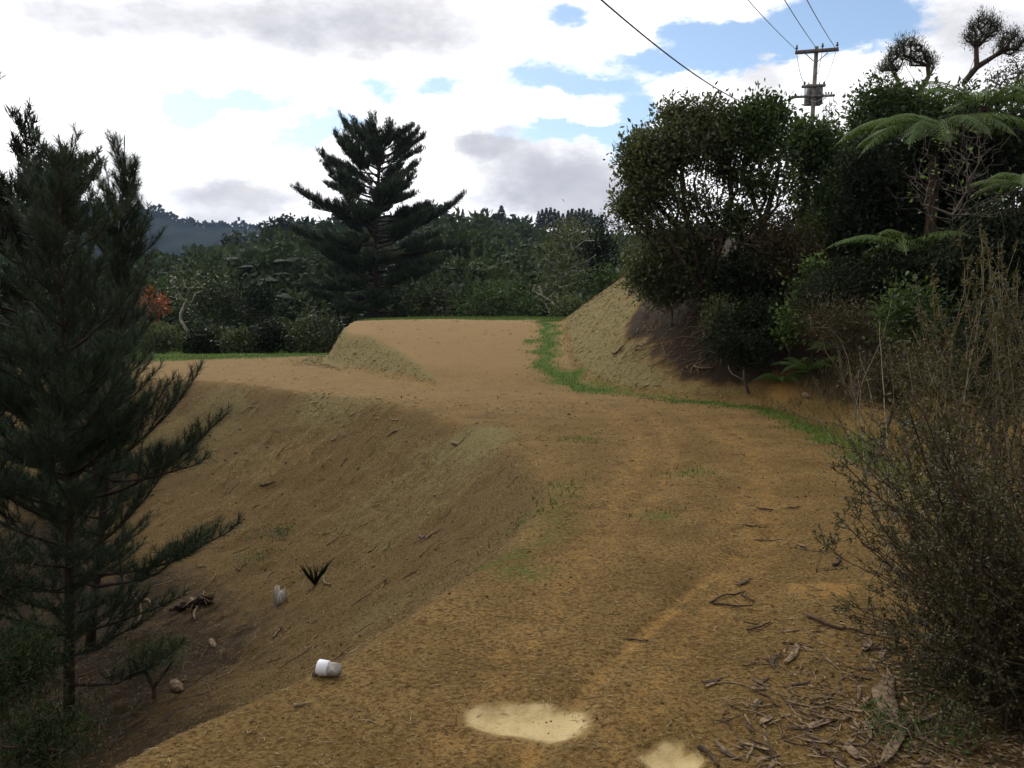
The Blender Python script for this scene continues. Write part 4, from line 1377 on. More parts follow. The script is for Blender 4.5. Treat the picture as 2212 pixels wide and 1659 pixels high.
    SH += [('dark_shrub', 'dark shrub on the bank directly below the glossy tree', 1690, 740, 13.6, [(1640, 700, 60, 50, 110), (1580, 720, 40, 30, 50)], 'dark', 46, .12, (.075, .03)),
           ('dark_shrub', 'dark leafy shrub between the bare sapling and the fern gap', 1950, 700, 11.4, [(1950, 610, 80, 80, 170)], 'dark', 46, .12, (.07, .03)),
           ('dark_shrub', 'dark undergrowth shrub at the bank foot left of the ferns', 1620, 800, 13.0, [(1620, 755, 60, 36, 110), (1560, 745, 36, 24, 40)], 'dark', 44, .10, (.06, .025)),
           ('dark_shrub', 'small dark shrub on the litter right of the tree trunk', 1560, 720, 14.0, [(1555, 690, 34, 30, 60)], 'olive', 40, .10, (.07, .03)),
           ('green_shrub', 'dull green shrub high on the bank below the dense dark tree', 1840, 520, 16.0, [(1840, 420, 70, 80, 160), (1790, 520, 60, 60, 90)], 'green', 46, .14, (.085, .04)),
           ('dark_shrub', 'dark shrub closing the skyline right of the glossy tree', 1880, 480, 21.0, [(1850, 400, 80, 60, 130), (1760, 470, 80, 50, 110)], 'dark', 46, .17, (.12, .05))]
    for i, (nm, lb, u, v, y, lobes_, mt, per, spr, lf) in enumerate(SH):
        leafy(nm, lb, 'shrub', on_hill(u, v, y), [lobe(*l[:2], y, *l[2:]) for l in lobes_], per=per, spread=spr, leaf=lf, tip_r=.003, k=.42, mat=mt, seed=140 + i, shell=.25, up=.6)


right_trees()


# ------------------------------------------------------------------ shrubs close by on the right
def stem_shrub(name, label, base, tips, seed, twig=(.10, .22), leaf=(.013, .006), per=14, ntw=15, rad=.007, mat='small', bark='twig', bow=.25, start=.25, spread_b=.10, taper=.35, lift=.5):
    rng = np.random.default_rng(seed)
    base = np.asarray(base, float)
    root = empty(name, tuple(base), label, 'shrub')
    st, lv = Geo(), Geo()
    for tip in tips:
        b_ = base + rng.normal(0, spread_b, 3) * np.array([1, 1, 0])
        L = np.linalg.norm(tip - b_)
        n = 12
        f = np.linspace(0, 1, n + 1)[:, None]
        side = rng.normal(0, .04, 3) * L
        pts = b_ + (tip - b_) * f + np.array([0, 0, 1.0]) * bow * L * np.sin(f * math.pi) * .5 * (1 - f) + side * np.sin(f * math.pi * 1.5) + rng.normal(0, .006, (n + 1, 3))
        rr = rad * rng.uniform(.6, 1.1) * (1 - f[:, 0] * (1 - taper))
        st.segs(pts[:-1], pts[1:], rr[:-1], rr[1:], 5, tint=rng.uniform(.2, .9))
        tw = rng.uniform(start, 1.0, ntw)
        for t_ in tw:
            k = min(n - 1, int(t_ * n))
            q = pts[k] + (pts[k + 1] - pts[k]) * (t_ * n - k)
            ax = unit(pts[k + 1] - pts[k])
            d = unit(ax * .8 + unit(rng.normal(size=3)) * .8 + np.array([0, 0, lift * .3]))
            l_ = rng.uniform(*twig) * (1.1 - .5 * t_)
            sp = shoot_path(q, d, l_, 3, lift * .5, rng)
            st.segs(sp[:-1], sp[1:], rad * .22, rad * .15, 3, tint=.4)
            m = per
            ff = rng.uniform(.1, 1.05, m) * 3
            kk = np.minimum(ff.astype(int), 2)
            lp = sp[kk] + (sp[kk + 1] - sp[kk]) * (ff - kk)[:, None]
            la = unit(unit(sp[kk + 1] - sp[kk]) * .6 + unit(rng.normal(size=(m, 3))))
            lv.leaves(lp, la, unit(rng.normal(size=(m, 3)) + np.array([0, 0, .8])), leaf[0] * rng.uniform(.7, 1.4, m), leaf[1] * rng.uniform(.8, 1.3, m), np.clip(rng.normal(.45, .28, m), 0, 1), .1)
    put('stems', st, M[bark], root)
    put('foliage', lv, M[mat], root)
    return root


def near_shrubs():
    rng = np.random.default_rng(200)
    b_ = ground_at(2.12, 2.95)
    tips = []
    for i in range(230):
        v = rng.uniform(880, 1560)
        lim = np.interp(v, [900, 1000, 1100, 1300, 1400, 1500, 1600], [1900, 1830, 1785, 1830, 1870, 1950, 2050])
        u = lim + (2420 - lim) * rng.random() ** 1.25
        tips.append(at(u, v, rng.uniform(2.55, 3.7)))
    stem_shrub('small_leaved_shrub', 'dense small-leaved shrub arching in from the right foreground', b_, tips, 201, per=17, ntw=17, leaf=(.017, .0065), bark='dark_stick', rad=.006, twig=(.10, .24))
    g = Geo()
    root = empty('shrub_trunk', tuple(b_), 'bent dark trunk at the foot of the right foreground shrub', 'trunk')
    g.tube([b_ + np.array([.18, 0, -.05]), b_ + np.array([.10, 0, .06]), b_ + np.array([.0, .02, .16]), b_ + np.array([-.03, .03, .30]), b_ + np.array([.05, .05, .45])], [.028, .024, .021, .018, .012], 8, rough=.1, rng=rng)
    put('bark', g, M['dark_stick'], root, smooth=True)
    b2 = ground_at(2.75, 4.3)
    tips = []
    for i in range(84):
        u = rng.uniform(1930, 2300)
        v = np.interp(u, [1930, 2000, 2080, 2200, 2300], [760, 620, 510, 520, 480]) + abs(rng.normal(0, 110))
        tips.append(at(u, v, rng.uniform(3.9, 4.8)))
    stem_shrub('twiggy_shrub', 'tall twiggy shrub with pale upright stems at the right edge', b2, tips, 202, per=11, ntw=34, leaf=(.017, .009), twig=(.025, .08), mat='golden', bark='twig', rad=.0044, spread_b=.32, start=.15, bow=.05, lift=.9)
    tips = [at(u, v, 5.4 + .3 * k) for k, (u, v) in enumerate([(1690, 800), (1760, 660 + 130), (1800, 740), (1815, 760), (1860, 760), (1745, 900), (1850, 820), (1900, 700), (1880, 650)])]
    stem_shrub('twiggy_shrub', 'sparse pale forked stems left of the tall twiggy shrub', ground_at(2.9, 6.0), tips, 203, per=6, ntw=16, leaf=(.016, .009), twig=(.03, .08), mat='golden', bark='twig', rad=.0062, spread_b=.06, start=.2, bow=.05, lift=.9)
    tips = [at(1738, 958, 4.3), at(1760, 1000, 4.2), at(1800, 1060, 4.0), at(1830, 1090, 3.9), at(1790, 1130, 3.8)]
    stem_shrub('trailing_twig', 'long thin twigs trailing over the track from the right shrub', at(2080, 1080, 3.6), tips, 204, per=5, ntw=9, leaf=(.015, .006), twig=(.03, .10), bark='twig', rad=.004, spread_b=.05, start=.3, bow=-.2)
    # low plants at the bottom right corner
    q = ground_at(2.05, 2.45)
    leafy('grey_herb', 'low feathery grey-green plant in the bottom right corner', 'plant', q, [(q + np.array([.05, 0, .06]), (.28, .12, .06), 60)], per=14, spread=.035, leaf=(.035, .009), tip_r=.0015, mat='manuka', bark='twig', seed=210, minr=.001)
    for i, (u, v, lb) in enumerate([(2080, 1490, 'mossy green weed patch below the right shrub trunk'), (1990, 1590, 'thin green weeds on the dark soil by the bottom right shrub')]):
        q = ray_hit(u, v)
        leafy('weed_patch', lb, 'weeds', q, [(q + np.array([0, 0, .03]), (.28, .16, .05), 70)], per=10, spread=.03, leaf=(.03, .008), tip_r=.001, mat='green', bark='twig', seed=212 + i, minr=.001)


near_shrubs()
# ------------------------------------------------------------------ pines on the left
def left_pines():
    A = ray_hit(150, 1560)
    yA = A[1]
    top = at(136, 350, yA)
    fv = lambda v: (at(150, v, yA)[2] - A[2]) / (top[2] - A[2])
    s = yA / FPX
    R = sorted([(fv(v), r_ * s) for v, r_ in ((1500, 160), (1400, 280), (1250, 260), (1130, 400), (1000, 340), (900, 330), (800, 200), (700, 170), (600, 185), (480, 180), (420, 150), (380, 90), (350, 40))])
    fr2, rr2 = np.array(R).T
    ext = lambda f, ux: np.interp(f, fr2, rr2) * (1 if ux > 0 else .95) * (.85 + .15 * abs(ux))
    young_pine('young_pine', 'dark young pine with a thin straight trunk in the left foreground', A, top, ext, 301, dens=330, first=.12, whorls=21, lo=.3, hi=1.2, needle=(.11, .0036),
               special=[(at(150, 1080, yA), at(498, 885, yA - .3), .42), (at(150, 1010, yA), at(455, 985, yA - .5), .5), (at(150, 1240, yA), at(530, 1120, yA - .2), .5), (at(150, 1260, yA), at(440, 1170, yA - .5), .4), (at(150, 930, yA), at(345, 795, yA + .2), .25), (at(150, 980, yA), at(300, 870, yA - .4), .25),
                        (at(140, 520, yA), at(165, 420, yA + .1), .3), (at(140, 620, yA), at(70, 450, yA - .2), .3), (at(140, 560, yA), at(20, 430, yA + .3), .3), (at(145, 760, yA), at(325, 560, yA), .3), (at(145, 1480, yA), at(390, 1390, yA - .4), .4)])
    yB = yA + 1.7
    B = at(172, 1000, yB); B[2] = float(terrain(B[0], yB, False))
    topB = at(284, 350, yB)
    sB = yB / FPX
    extB = lambda f, ux: np.interp(f, [0, .3, .6, .8, .92, 1], [150, 190, 170, 130, 105, 45]) * sB * (.75 if ux > 0 else 1.25)
    young_pine('young_pine', 'second young pine with a spiky leader right behind the first', B, topB, extB, 302, dens=320, first=.15, whorls=19, lo=.3, hi=1.2, candles=1, needle=(.11, .004),
               special=[(at(258, 520, yB), at(228, 352, yB), .25), (at(262, 480, yB), at(258, 362, yB - .2), .25), (at(270, 470, yB), at(295, 350, yB), .3), (at(266, 640, yB), at(300, 430, yB - .2), .3), (at(266, 720, yB), at(326, 545, yB), .35), (at(262, 620, yB), at(195, 400, yB), .3)])
    yD = yA - .5
    D = at(-120, 1400, yD); D[2] = float(terrain(D[0], yD, False))
    young_pine('young_pine', 'dark young pine cut off by the left edge', D, at(-60, 470, yD), lambda f, ux: np.interp(f, [0, .3, .7, 1], [240, 240, 170, 20]) * s, 303, dens=230, first=.12, whorls=14, candles=1)
    yC = 13.5
    C = at(80, 900, yC); C[2] = float(terrain(C[0], yC, False))
    kc = yC / FPX
    Hc = at(80, 405, yC)[2] - C[2]
    big_pine('older_pine', 'older round-topped pine behind the young pines at the left edge', C, Hc,
             [(0, 200 * kc), (.4, 230 * kc), (.8, 190 * kc), (1, 150 * kc)], [(0, 150 * kc), (.4, 190 * kc), (.7, 170 * kc), (.85, 185 * kc), (1, 150 * kc)], 304, limbs=80, tuft=.17, dens=2.6, lean=.1, els=(-.1, .1, .3, .45, .6), sub=(.3, .22))
    q = at(-60, 150, 8.0)
    base = at(-420, 1300, 8.0); base[2] = float(terrain(base[0], 8.0, False))
    tl = base + np.array([0, 0, at(0, -250, 8.0)[2] - base[2]])
    young_pine('young_pine', 'tall pine left of the frame reaching one branch tip into the sky', base, tl, lambda f, ux: np.interp(f, [0, .55, .62, .7, 1], [.4, .6, .9, .7, .2]), 305, dens=100, first=.3, whorls=6, candles=0, special=[(at(-420, 330, 8.0), at(12, 160, 8.0), .4)])
    # low scrub at the bottom left
    for i, (u, v, y, ru, rv, n, mt, lb) in enumerate([(40, 1450, 4.6, 110, 110, 150, 'scrub', 'feathery dark green scrub bush in the bottom left corner'),
                                                     (-10, 1250, 5.4, 120, 100, 110, 'scrub', 'dark scrub bush at the left edge below the pine branches'),
                                                     (90, 1600, 4.1, 150, 60, 110, 'scrub', 'dark scrub bush along the bottom left edge'),
                                                     (330, 1420, 7.0, 80, 40, 60, 'green', 'low green plants among the dead branches in the gully')]):
        b_ = at(u, v + rv, y); b_[2] = float(terrain(b_[0], y, False))
        leafy('scrub_bush', lb, 'bush', b_, [lobe(u, v, y, ru, rv, n)], per=46, spread=.075, leaf=(.045, .006), tip_r=.003, mat=mt, bark='dark_stick', seed=320 + i, shell=.2, up=.8, group='scrub in the gully')


left_pines()
# ------------------------------------------------------------------ power pole and lines
def power_pole():
    y = 39.0
    wood = bark_mat('pole_wood', (0.07, 0.06, 0.055), (0.21, 0.19, 0.17), scale=14)
    metal = plain_mat('galvanised_steel', (.20, .205, .21), (.32, .33, .34), .55, 10, .2)
    dark = plain_mat('dark_porcelain', (.02, .02, .025), (.05, .04, .04), .25)
    steel = plain_mat('transformer_paint', (.13, .135, .14), (.22, .225, .23), .5, 5)
    cable = plain_mat('black_cable', (.015, .015, .016), (.03, .03, .03), .5)
    white = plain_mat('white_cable', (.4, .4, .4), (.5, .5, .5), .5)
    base = at(1738, 480, y); base[2] = float(terrain(base[0], y, False))
    top = at(1764, 101, y)
    ax = unit(top - base)
    root = empty('power_pole', tuple(base), 'wooden power pole with crossarm and transformer on the hilltop', 'pole')
    P = lambda u, v, dy=0.0: at(u, v, y + dy)
    g = Geo(); g.tube([base - ax * .3, base * .5 + top * .5, top], [.13, .11, .095], 12, rough=.03); put('post', g, wood, root, smooth=True)
    a, b_ = P(1718, 113.5, -.16), P(1811, 106.5, -.16)
    def beam(g, a, b_, h, d):
        x_ = unit(b_ - a); z_ = unit(np.array([0, 0, 1.0]) - x_ * x_[2]); y_ = np.cross(z_, x_)
        g.box((a + b_) / 2, (np.linalg.norm(b_ - a), d, h), np.stack([x_, y_, z_], 1))
    arm = Geo(); beam(arm, a, b_, .16, .11); arm_o = put('crossarm', arm, wood, root)
    for k in (0.03, .63, .97):
        q = a + (b_ - a) * k + np.array([0, 0, .095])
        g = Geo(); g.tube([q, q + np.array([0, 0, .06]), q + np.array([0, 0, .065]), q + np.array([0, 0, .12]), q + np.array([0, 0, .125]), q + np.array([0, 0, .2]), q + np.array([0, 0, .25])], [.02, .02, .06, .065, .045, .05, .02], 10)
        put('insulator', g, dark, arm_o, smooth=False)
    for u0, v0, u1, v1 in ((1740, 113, 1757, 132), (1788, 111, 1766, 133)):
        g = Geo(); g.segs([P(u0, v0 + 3, -.17)], [P(u1, v1, -.15)], .022, .022, 4); put('brace', g, metal, root)
    # transformer body hung behind the pole between two beams
    tb = Geo(); c = P(1757, 206, .38)
    tb.box(c, (.74, .45, .80)); tb.box(c + np.array([0, 0, .44]), (.80, .5, .05)); tb.box(c - np.array([0, 0, .43]), (.78, .48, .04))
    for k in range(5):
        tb.box(c + np.array([-.30 + .15 * k, -.25, 0]), (.03, .06, .7))
    tr = put('transformer', tb, steel, root)
    for k in (-.26, 0, .26):
        g = Geo(); q = c + np.array([k, -.05, .46]); g.tube([q, q + np.array([0, 0, .05]), q + np.array([0, 0, .06]), q + np.array([0, 0, .14])], [.05, .05, .03, .03], 8); put('bushing', g, dark, tr)
    g = Geo(); beam(g, P(1732, 187.5, -.16), P(1783, 184.5, -.16), .12, .1); put('upper_beam', g, wood, root)
    g = Geo(); beam(g, P(1709, 210, -.2), P(1803, 206, -.2),   .10, .1); lo = put('lower_beam', g, wood, root)
    for u in (1784, 1790, 1796):
        q = P(u, 206, -.2) + np.array([0, 0, .07]); g = Geo(); g.tube([q, q + np.array([0, 0, .1])], [.045, .03], 8); put('insulator', g, dark, lo)
    for u in (1738, 1780):
        q = P(u, 183, -.16); g = Geo(); g.tube([q, q + np.array([0, 0, .09]), q + np.array([0, 0, .16])], [.05, .055, .02], 8); put('insulator', g, dark, root)
    def wire(g, a, b_, sag, r, n=10, side=(0, 0, -1)):
        f = np.linspace(0, 1, n)[:, None]
        p = a + (b_ - a) * f + np.array(side) * sag * np.sin(f * math.pi)
        g.segs(p[:-1], p[1:], r, r, 4)
    for a_, b2, sg, sd in ((P(1721, 117), P(1738, 180), .25, (-1, 0, -.4)), (P(1805, 113), P(1781, 180), .12, (.6, 0, -.4)), (P(1776, 112), P(1766, 160), .1, (.3, 0, 0)), (P(1771, 193, -.3), P(1793, 205, -.3), .15, (.3, 0, 1)),
                          (P(1733, 197), P(1723, 208), .18, (-1, 0, .5)), (P(1750, 217, -.3), P(1781, 207, -.3), .15, (0, 0, -1)), (P(1800, 207, -.25), P(1802, 220, -.25), .1, (1, 0, 0))):
        g = Geo(); wire(g, a_, b2, sg, .014); put('jumper_wire', g, white, root)
    # spans: they run up over the camera to the next pole behind the picture
    for k, (a_, (u, v), lb) in enumerate(((a + (b_ - a) * .03, (1620, -10), 'left wire of the three running down to the crossarm'), (a + (b_ - a) * .5, (1698, -10), 'middle wire of the three running down to the crossarm'),
                                          (a + (b_ - a) * .92, (1746, -10), 'right wire of the three running down to the crossarm'))):
        e = P(u, v, -14.0)
        e2 = a_ + (e - a_) * 2.2
        g = Geo(); wire(g, a_ + np.array([0, 0, .1]), e2, .25, .016, 24)
        tag(put('power_line', g, cable, loc=tuple(a_)), lb, 'wire', 'three wires on the crossarm')
    a_ = at(1625, 232, 36.0); e = at(1340, -8, 17.0)
    g = Geo(); wire(g, a_, a_ + (e - a_) * 1.5, .45, .024, 30)
    tag(put('overhead_cable', g, cable, loc=tuple(a_)), 'thicker lone cable slanting into the trees left of the pole', 'cable')
    # distant pole among the bush
    q = at(594, 690, 56.0); t_ = at(595, 664, 56.0)
    r2 = empty('distant_pole', tuple(q - np.array([0, 0, 1.5])), 'tiny pale power pole among the bush left of the big pine', 'pole')
    g = Geo(); g.tube([q - np.array([0, 0, 1.5]), t_], [.05, .04], 6); put('post', g, wood, r2)
    g = Geo(); g.box(t_ - np.array([0, 0, .06]), (.4, .06, .06)); put('crossarm', g, metal, r2)


power_pole()
# ------------------------------------------------------------------ things lying on the ground
def stick_geo(rng, L, r, bend=.15, fork=0, sides=6, knob=.15):
    g = Geo()
    n = 8
    f = np.linspace(0, 1, n)[:, None]
    pts = np.hstack([(f - .5) * L, bend * L * np.sin(f * math.pi * rng.uniform(.8, 1.8)) * rng.choice([-1, 1]), rng.normal(0, .03 * L, (n, 1)) * 0 + r])
    pts[:, 1:] += rng.normal(0, .012 * L, (n, 2)); pts[:, 2] = np.maximum(pts[:, 2], r * .6)
    g.tube(pts, r * np.linspace(1, .5, n), sides, rough=knob, rng=rng, tint=rng.uniform(.2, .8))
    for k in range(fork):
        i = int(rng.integers(2, 6))
        d = unit(np.array([rng.uniform(.3, .8), rng.choice([-1, 1]) * rng.uniform(.5, .9), rng.uniform(0, .5)]))
        l2 = L * rng.uniform(.2, .4)
        g.tube([pts[i], pts[i] + d * l2 * .5, pts[i] + d * l2 + np.array([0, 0, -.02 * L])], [r * .7, r * .5, r * .3], sides, rough=knob, rng=rng, tint=rng.uniform(.2, .8))
    return g


def bark_geo(rng, L, W, curl=.3, split=0, th=.004):
    """a curled strip of bark with ragged ends, closed and thick"""
    g = Geo()
    nl, nw = 9, 4
    f = np.linspace(-.5, .5, nl)
    wv = np.linspace(-.5, .5, nw)
    bend = rng.normal(0, .05) * L
    twist = rng.normal(0, .5)
    top = []
    for i in range(nl):
        wid = W * (1 - .55 * abs(2 * f[i]) ** 2.5) * rng.uniform(.8, 1.1)
        for j in range(nw):
            a = wv[j] * curl * 4
            x_ = f[i] * L + rng.normal(0, .03) * L * (i in (0, nl - 1))
            yv = wid * (math.sin(a) / (curl * 4)) + bend * math.sin((f[i] + .5) * math.pi)
            z_ = th + wid * (1 - math.cos(a)) / (curl * 4 + .01) * 1.2 + .05 * L * rng.random() * (i in (0, nl - 1)) + twist * f[i] * wv[j] * W * .4
            top.append((x_, yv, max(z_, 0) + th))
    top = np.array(top)
    bot = top - np.array([0, 0, th])
    v = np.concatenate([top, bot])
    N = nl * nw
    q = []
    idx = lambda i, j: i * nw + j
    for i in range(nl - 1):
        for j in range(nw - 1):
            q += [(idx(i, j), idx(i + 1, j), idx(i + 1, j + 1), idx(i, j + 1)), (N + idx(i, j), N + idx(i, j + 1), N + idx(i + 1, j + 1), N + idx(i + 1, j))]
        q += [(idx(i, 0), N + idx(i, 0), N + idx(i + 1, 0), idx(i + 1, 0)), (idx(i, nw - 1), idx(i + 1, nw - 1), N + idx(i + 1, nw - 1), N + idx(i, nw - 1))]
    for j in range(nw - 1):
        q += [(idx(0, j), idx(0, j + 1), N + idx(0, j + 1), N + idx(0, j)), (idx(nl - 1, j), N + idx(nl - 1, j), N + idx(nl - 1, j + 1), idx(nl - 1, j + 1))]
    g.add(v, q, tint=np.tile(np.clip(rng.normal(.5, .2, N), 0, 1), 2))
    return g


def lay(o, q, yaw, tilt=0.0):
    """rest an object on the ground with the slope of the place"""
    e = .06
    n = Vector((-(terrain(q[0] + e, q[1], False) - terrain(q[0] - e, q[1], False)) / (2 * e), -(terrain(q[0], q[1] + e, False) - terrain(q[0], q[1] - e, False)) / (2 * e), 1)).normalized()
    rot = n.to_track_quat('Z', 'Y').to_matrix().to_4x4()
    from mathutils import Matrix
    x_ = Vector((math.cos(yaw), math.sin(yaw), 0))
    x_ = (x_ - n * x_.dot(n)).normalized()
    y_ = n.cross(x_)
    m = Matrix((x_, y_, n)).transposed().to_4x4() @ Matrix.Rotation(tilt, 4, 'Y')
    m.translation = Vector(q) + n * .002
    o.matrix_world = m


def uv_line(a, b_):
    """ground centre, yaw and length of something lying between two picture points"""
    p, q = ray_hit(*a), ray_hit(*b_)
    c = (p + q) / 2
    c[2] = float(terrain(c[0], c[1]))
    return c, math.atan2(q[1] - p[1], q[0] - p[0]), float(np.linalg.norm(q - p))


DEB = [  # kind, from, to, width px, material, label
    ('bark_strip', (1925, 1475), (1945, 1580), 40, 'dead', 'broad grey split slab of bark standing out at the lower right'),
    ('bark_strip', (1955, 1575), (1905, 1659), 22, 'dead', 'long pale cracked bark strip running off the bottom edge'),
    ('bark_strip', (1905, 1568), (2010, 1562), 10, 'dark_stick', 'dark flat stick crossing the long pale bark strip'),
    ('stick', (1742, 1335), (1920, 1395), 7, 'dark_stick', 'long dark curved stick pointing at the right shrub'),
    ('stick', (1860, 1400), (1960, 1408), 6, 'dark_stick', 'dark curved twig below the long curved stick'),
    ('bark_strip', (1670, 1450), (1688, 1418), 10, 'dark_stick', 'upright dark bark flake beside the crumbling pale bark'),
    ('bark_strip', (1695, 1440), (1722, 1395), 14, 'dead', 'crumbling pale curled bark in the middle of the litter'),
    ('stick', (1612, 1362), (1665, 1342), 5, 'dark_stick', 'dark forked twig left of the long curved stick'),
    ('stick', (1535, 1302), (1610, 1280), 5, 'dark_stick', 'upper dark blade of the folded dead leaf on the track'),
    ('stick', (1540, 1303), (1625, 1310), 5, 'dark_stick', 'lower dark blade of the folded dead leaf on the track'),
    ('stick', (1600, 1278), (1628, 1300), 5, 'dark_stick', 'short dark end blade of the folded dead leaf on the track'),
    ('bark_strip', (1590, 1268), (1622, 1255), 8, 'dark_stick', 'curled dark scrap just above the folded dead leaf'),
    ('stick', (1340, 1382), (1400, 1378), 5, 'dark_stick', 'thin bent twig lying across the left wheel rut'),
    ('stick', (1625, 1158), (1720, 1160), 4, 'dead', 'long pale twig lying across the upper right track'),
    ('stick', (1605, 1133), (1640, 1137), 4, 'dark_stick', 'small dark twig at the upper right of the track'),
    ('bark_strip', (1635, 1098), (1670, 1102), 7, 'dark_stick', 'dark stick near the right edge higher up the track'),
    ('stick', (1700, 1096), (1730, 1096), 4, 'dead', 'pale twig right of the dark stick higher up the track'),
    ('bark_strip', (1722, 1178), (1740, 1184), 10, 'dead', 'stubby pale wood lump by the tips of the right shrub'),
    ('stick', (1800, 1225), (1822, 1200), 7, 'dark_stick', 'rough dark stick close to the right shrub'),
    ('bark_strip', (1870, 1182), (1895, 1195), 8, 'dead', 'pale chip under the edge of the right shrub'),
    ('bark_strip', (1515, 1470), (1560, 1462), 9, 'dark_stick', 'dark bark scrap left of the litter, near the short rut'),
    ('bark_strip', (1525, 1480), (1550, 1470), 8, 'dead', 'pale bark scrap next to the dark scrap by the short rut'),
    ('stick', (1510, 1618), (1560, 1659), 11, 'dark_stick', 'dark stick poking up from the bottom edge beside the small mud patch'),
    ('bark_strip', (1740, 1580), (1800, 1560), 16, 'dead', 'curled pale bark piece among the chips at the bottom right'),
    ('bark_strip', (1640, 1570), (1670, 1552), 14, 'dead', 'small whitish bark curl left of the bigger curled piece'),
    ('bark_strip', (1830, 1612), (1855, 1640), 22, 'dead', 'wide flat bark flake near the bottom edge'),
    ('stick', (1750, 1520), (1830, 1545), 5, 'dark_stick', 'straight dark twig crossing the bark litter'),
    ('stick', (1640, 1500), (1690, 1530), 5, 'dark_stick', 'dark twig left of the straight twig in the litter'),
    ('stick', (2010, 1500), (2110, 1560), 9, 'dead', 'grey stick leading in under the right shrub'),
    ('bark_strip', (1905, 1430), (1912, 1405), 10, 'dead', 'pale upright chip under the long curved stick'),
    ('bark_strip', (1865, 1410), (1880, 1385), 15, 'dead', 'rounded pale bark flake under the long curved stick'),
    ('stick', (635, 1527), (670, 1523), 7, 'dead', 'short grey stick on the near track edge at left'),
    ('stick', (775, 1560), (830, 1570), 3, 'dead', 'thin twigs on the near track left of the mud patch'),
    # on the slope
    ('forked_root', (915, 1132), (955, 1142), 6, 'dead', 'pale forked root lying in the middle of the bowl slope'),
    ('stick', (560, 1052), (595, 1045), 5, 'dark_stick', 'dark knotted branch on the upper bowl slope'),
    ('stick', (525, 895), (560, 868), 3, 'dead', 'long thin pale stick on the upper left bowl slope'),
    ('stick', (725, 1018), (752, 985), 3, 'dead', 'pale slanting stick near the middle of the bowl slope'),
    ('stick', (860, 930), (835, 945), 4, 'dead', 'stick lying on the pale patch under the track rim'),
    ('bark_strip', (715, 955), (730, 948), 8, 'dead', 'whitish wood splinter on the upper bowl slope'),
    ('bark_strip', (840, 908), (862, 909), 5, 'dead', 'white flat chip near the rim of the bowl'),
    ('stone', (975, 955), (990, 962), 8, 'dead', 'small pale stone near the rim of the bowl'),
    ('stick', (790, 1193), (823, 1170), 3, 'dead', 'slanting pale stick below the forked root'),
    ('stick', (795, 1300), (850, 1250), 4, 'dead', 'long stick lying up the slope right of the flax'),
    ('stick', (700, 1250), (715, 1268), 6, 'dead', 'pale broken stick at the foot of the flax'),
    ('stick', (590, 1385), (615, 1360), 5, 'dead', 'pale twin splinters below the grey stump'),
    ('bark_strip', (685, 1395), (665, 1410), 7, 'dead', 'pale splinter above the white pipe'),
    ('stick', (415, 1300), (430, 1340), 8, 'dead', 'round pale stick leaning on the uprooted log'),
    ('stick', (310, 1300), (335, 1312), 6, 'dead', 'short pale stick near the pine trunk'),
    ('stick', (300, 1345), (285, 1290), 5, 'dead', 'slanting pale stick beside the pine trunk'),
    ('stone', (370, 1475), (395, 1490), 20, 'dead', 'whitish stone or log end in the gully bottom'),
    ('stone', (455, 1380), (465, 1398), 12, 'dead', 'small whitish stump stub in the gully'),
    ('stone', (1735, 855), (1750, 862), 11, 'dead', 'pale grey stone below the orange clay slip'),
    ('forked_root', (1325, 768), (1350, 752), 6, 'dead', 'pale curved branch at the edge of the shaded litter'),
    ('stick', (1500, 795), (1540, 800), 5, 'dead', 'reddish stick low on the shaded bank'),
    ('stick', (1580, 790), (1600, 830), 4, 'dead', 'leaning twig at the lower right of the shaded bank'),
]


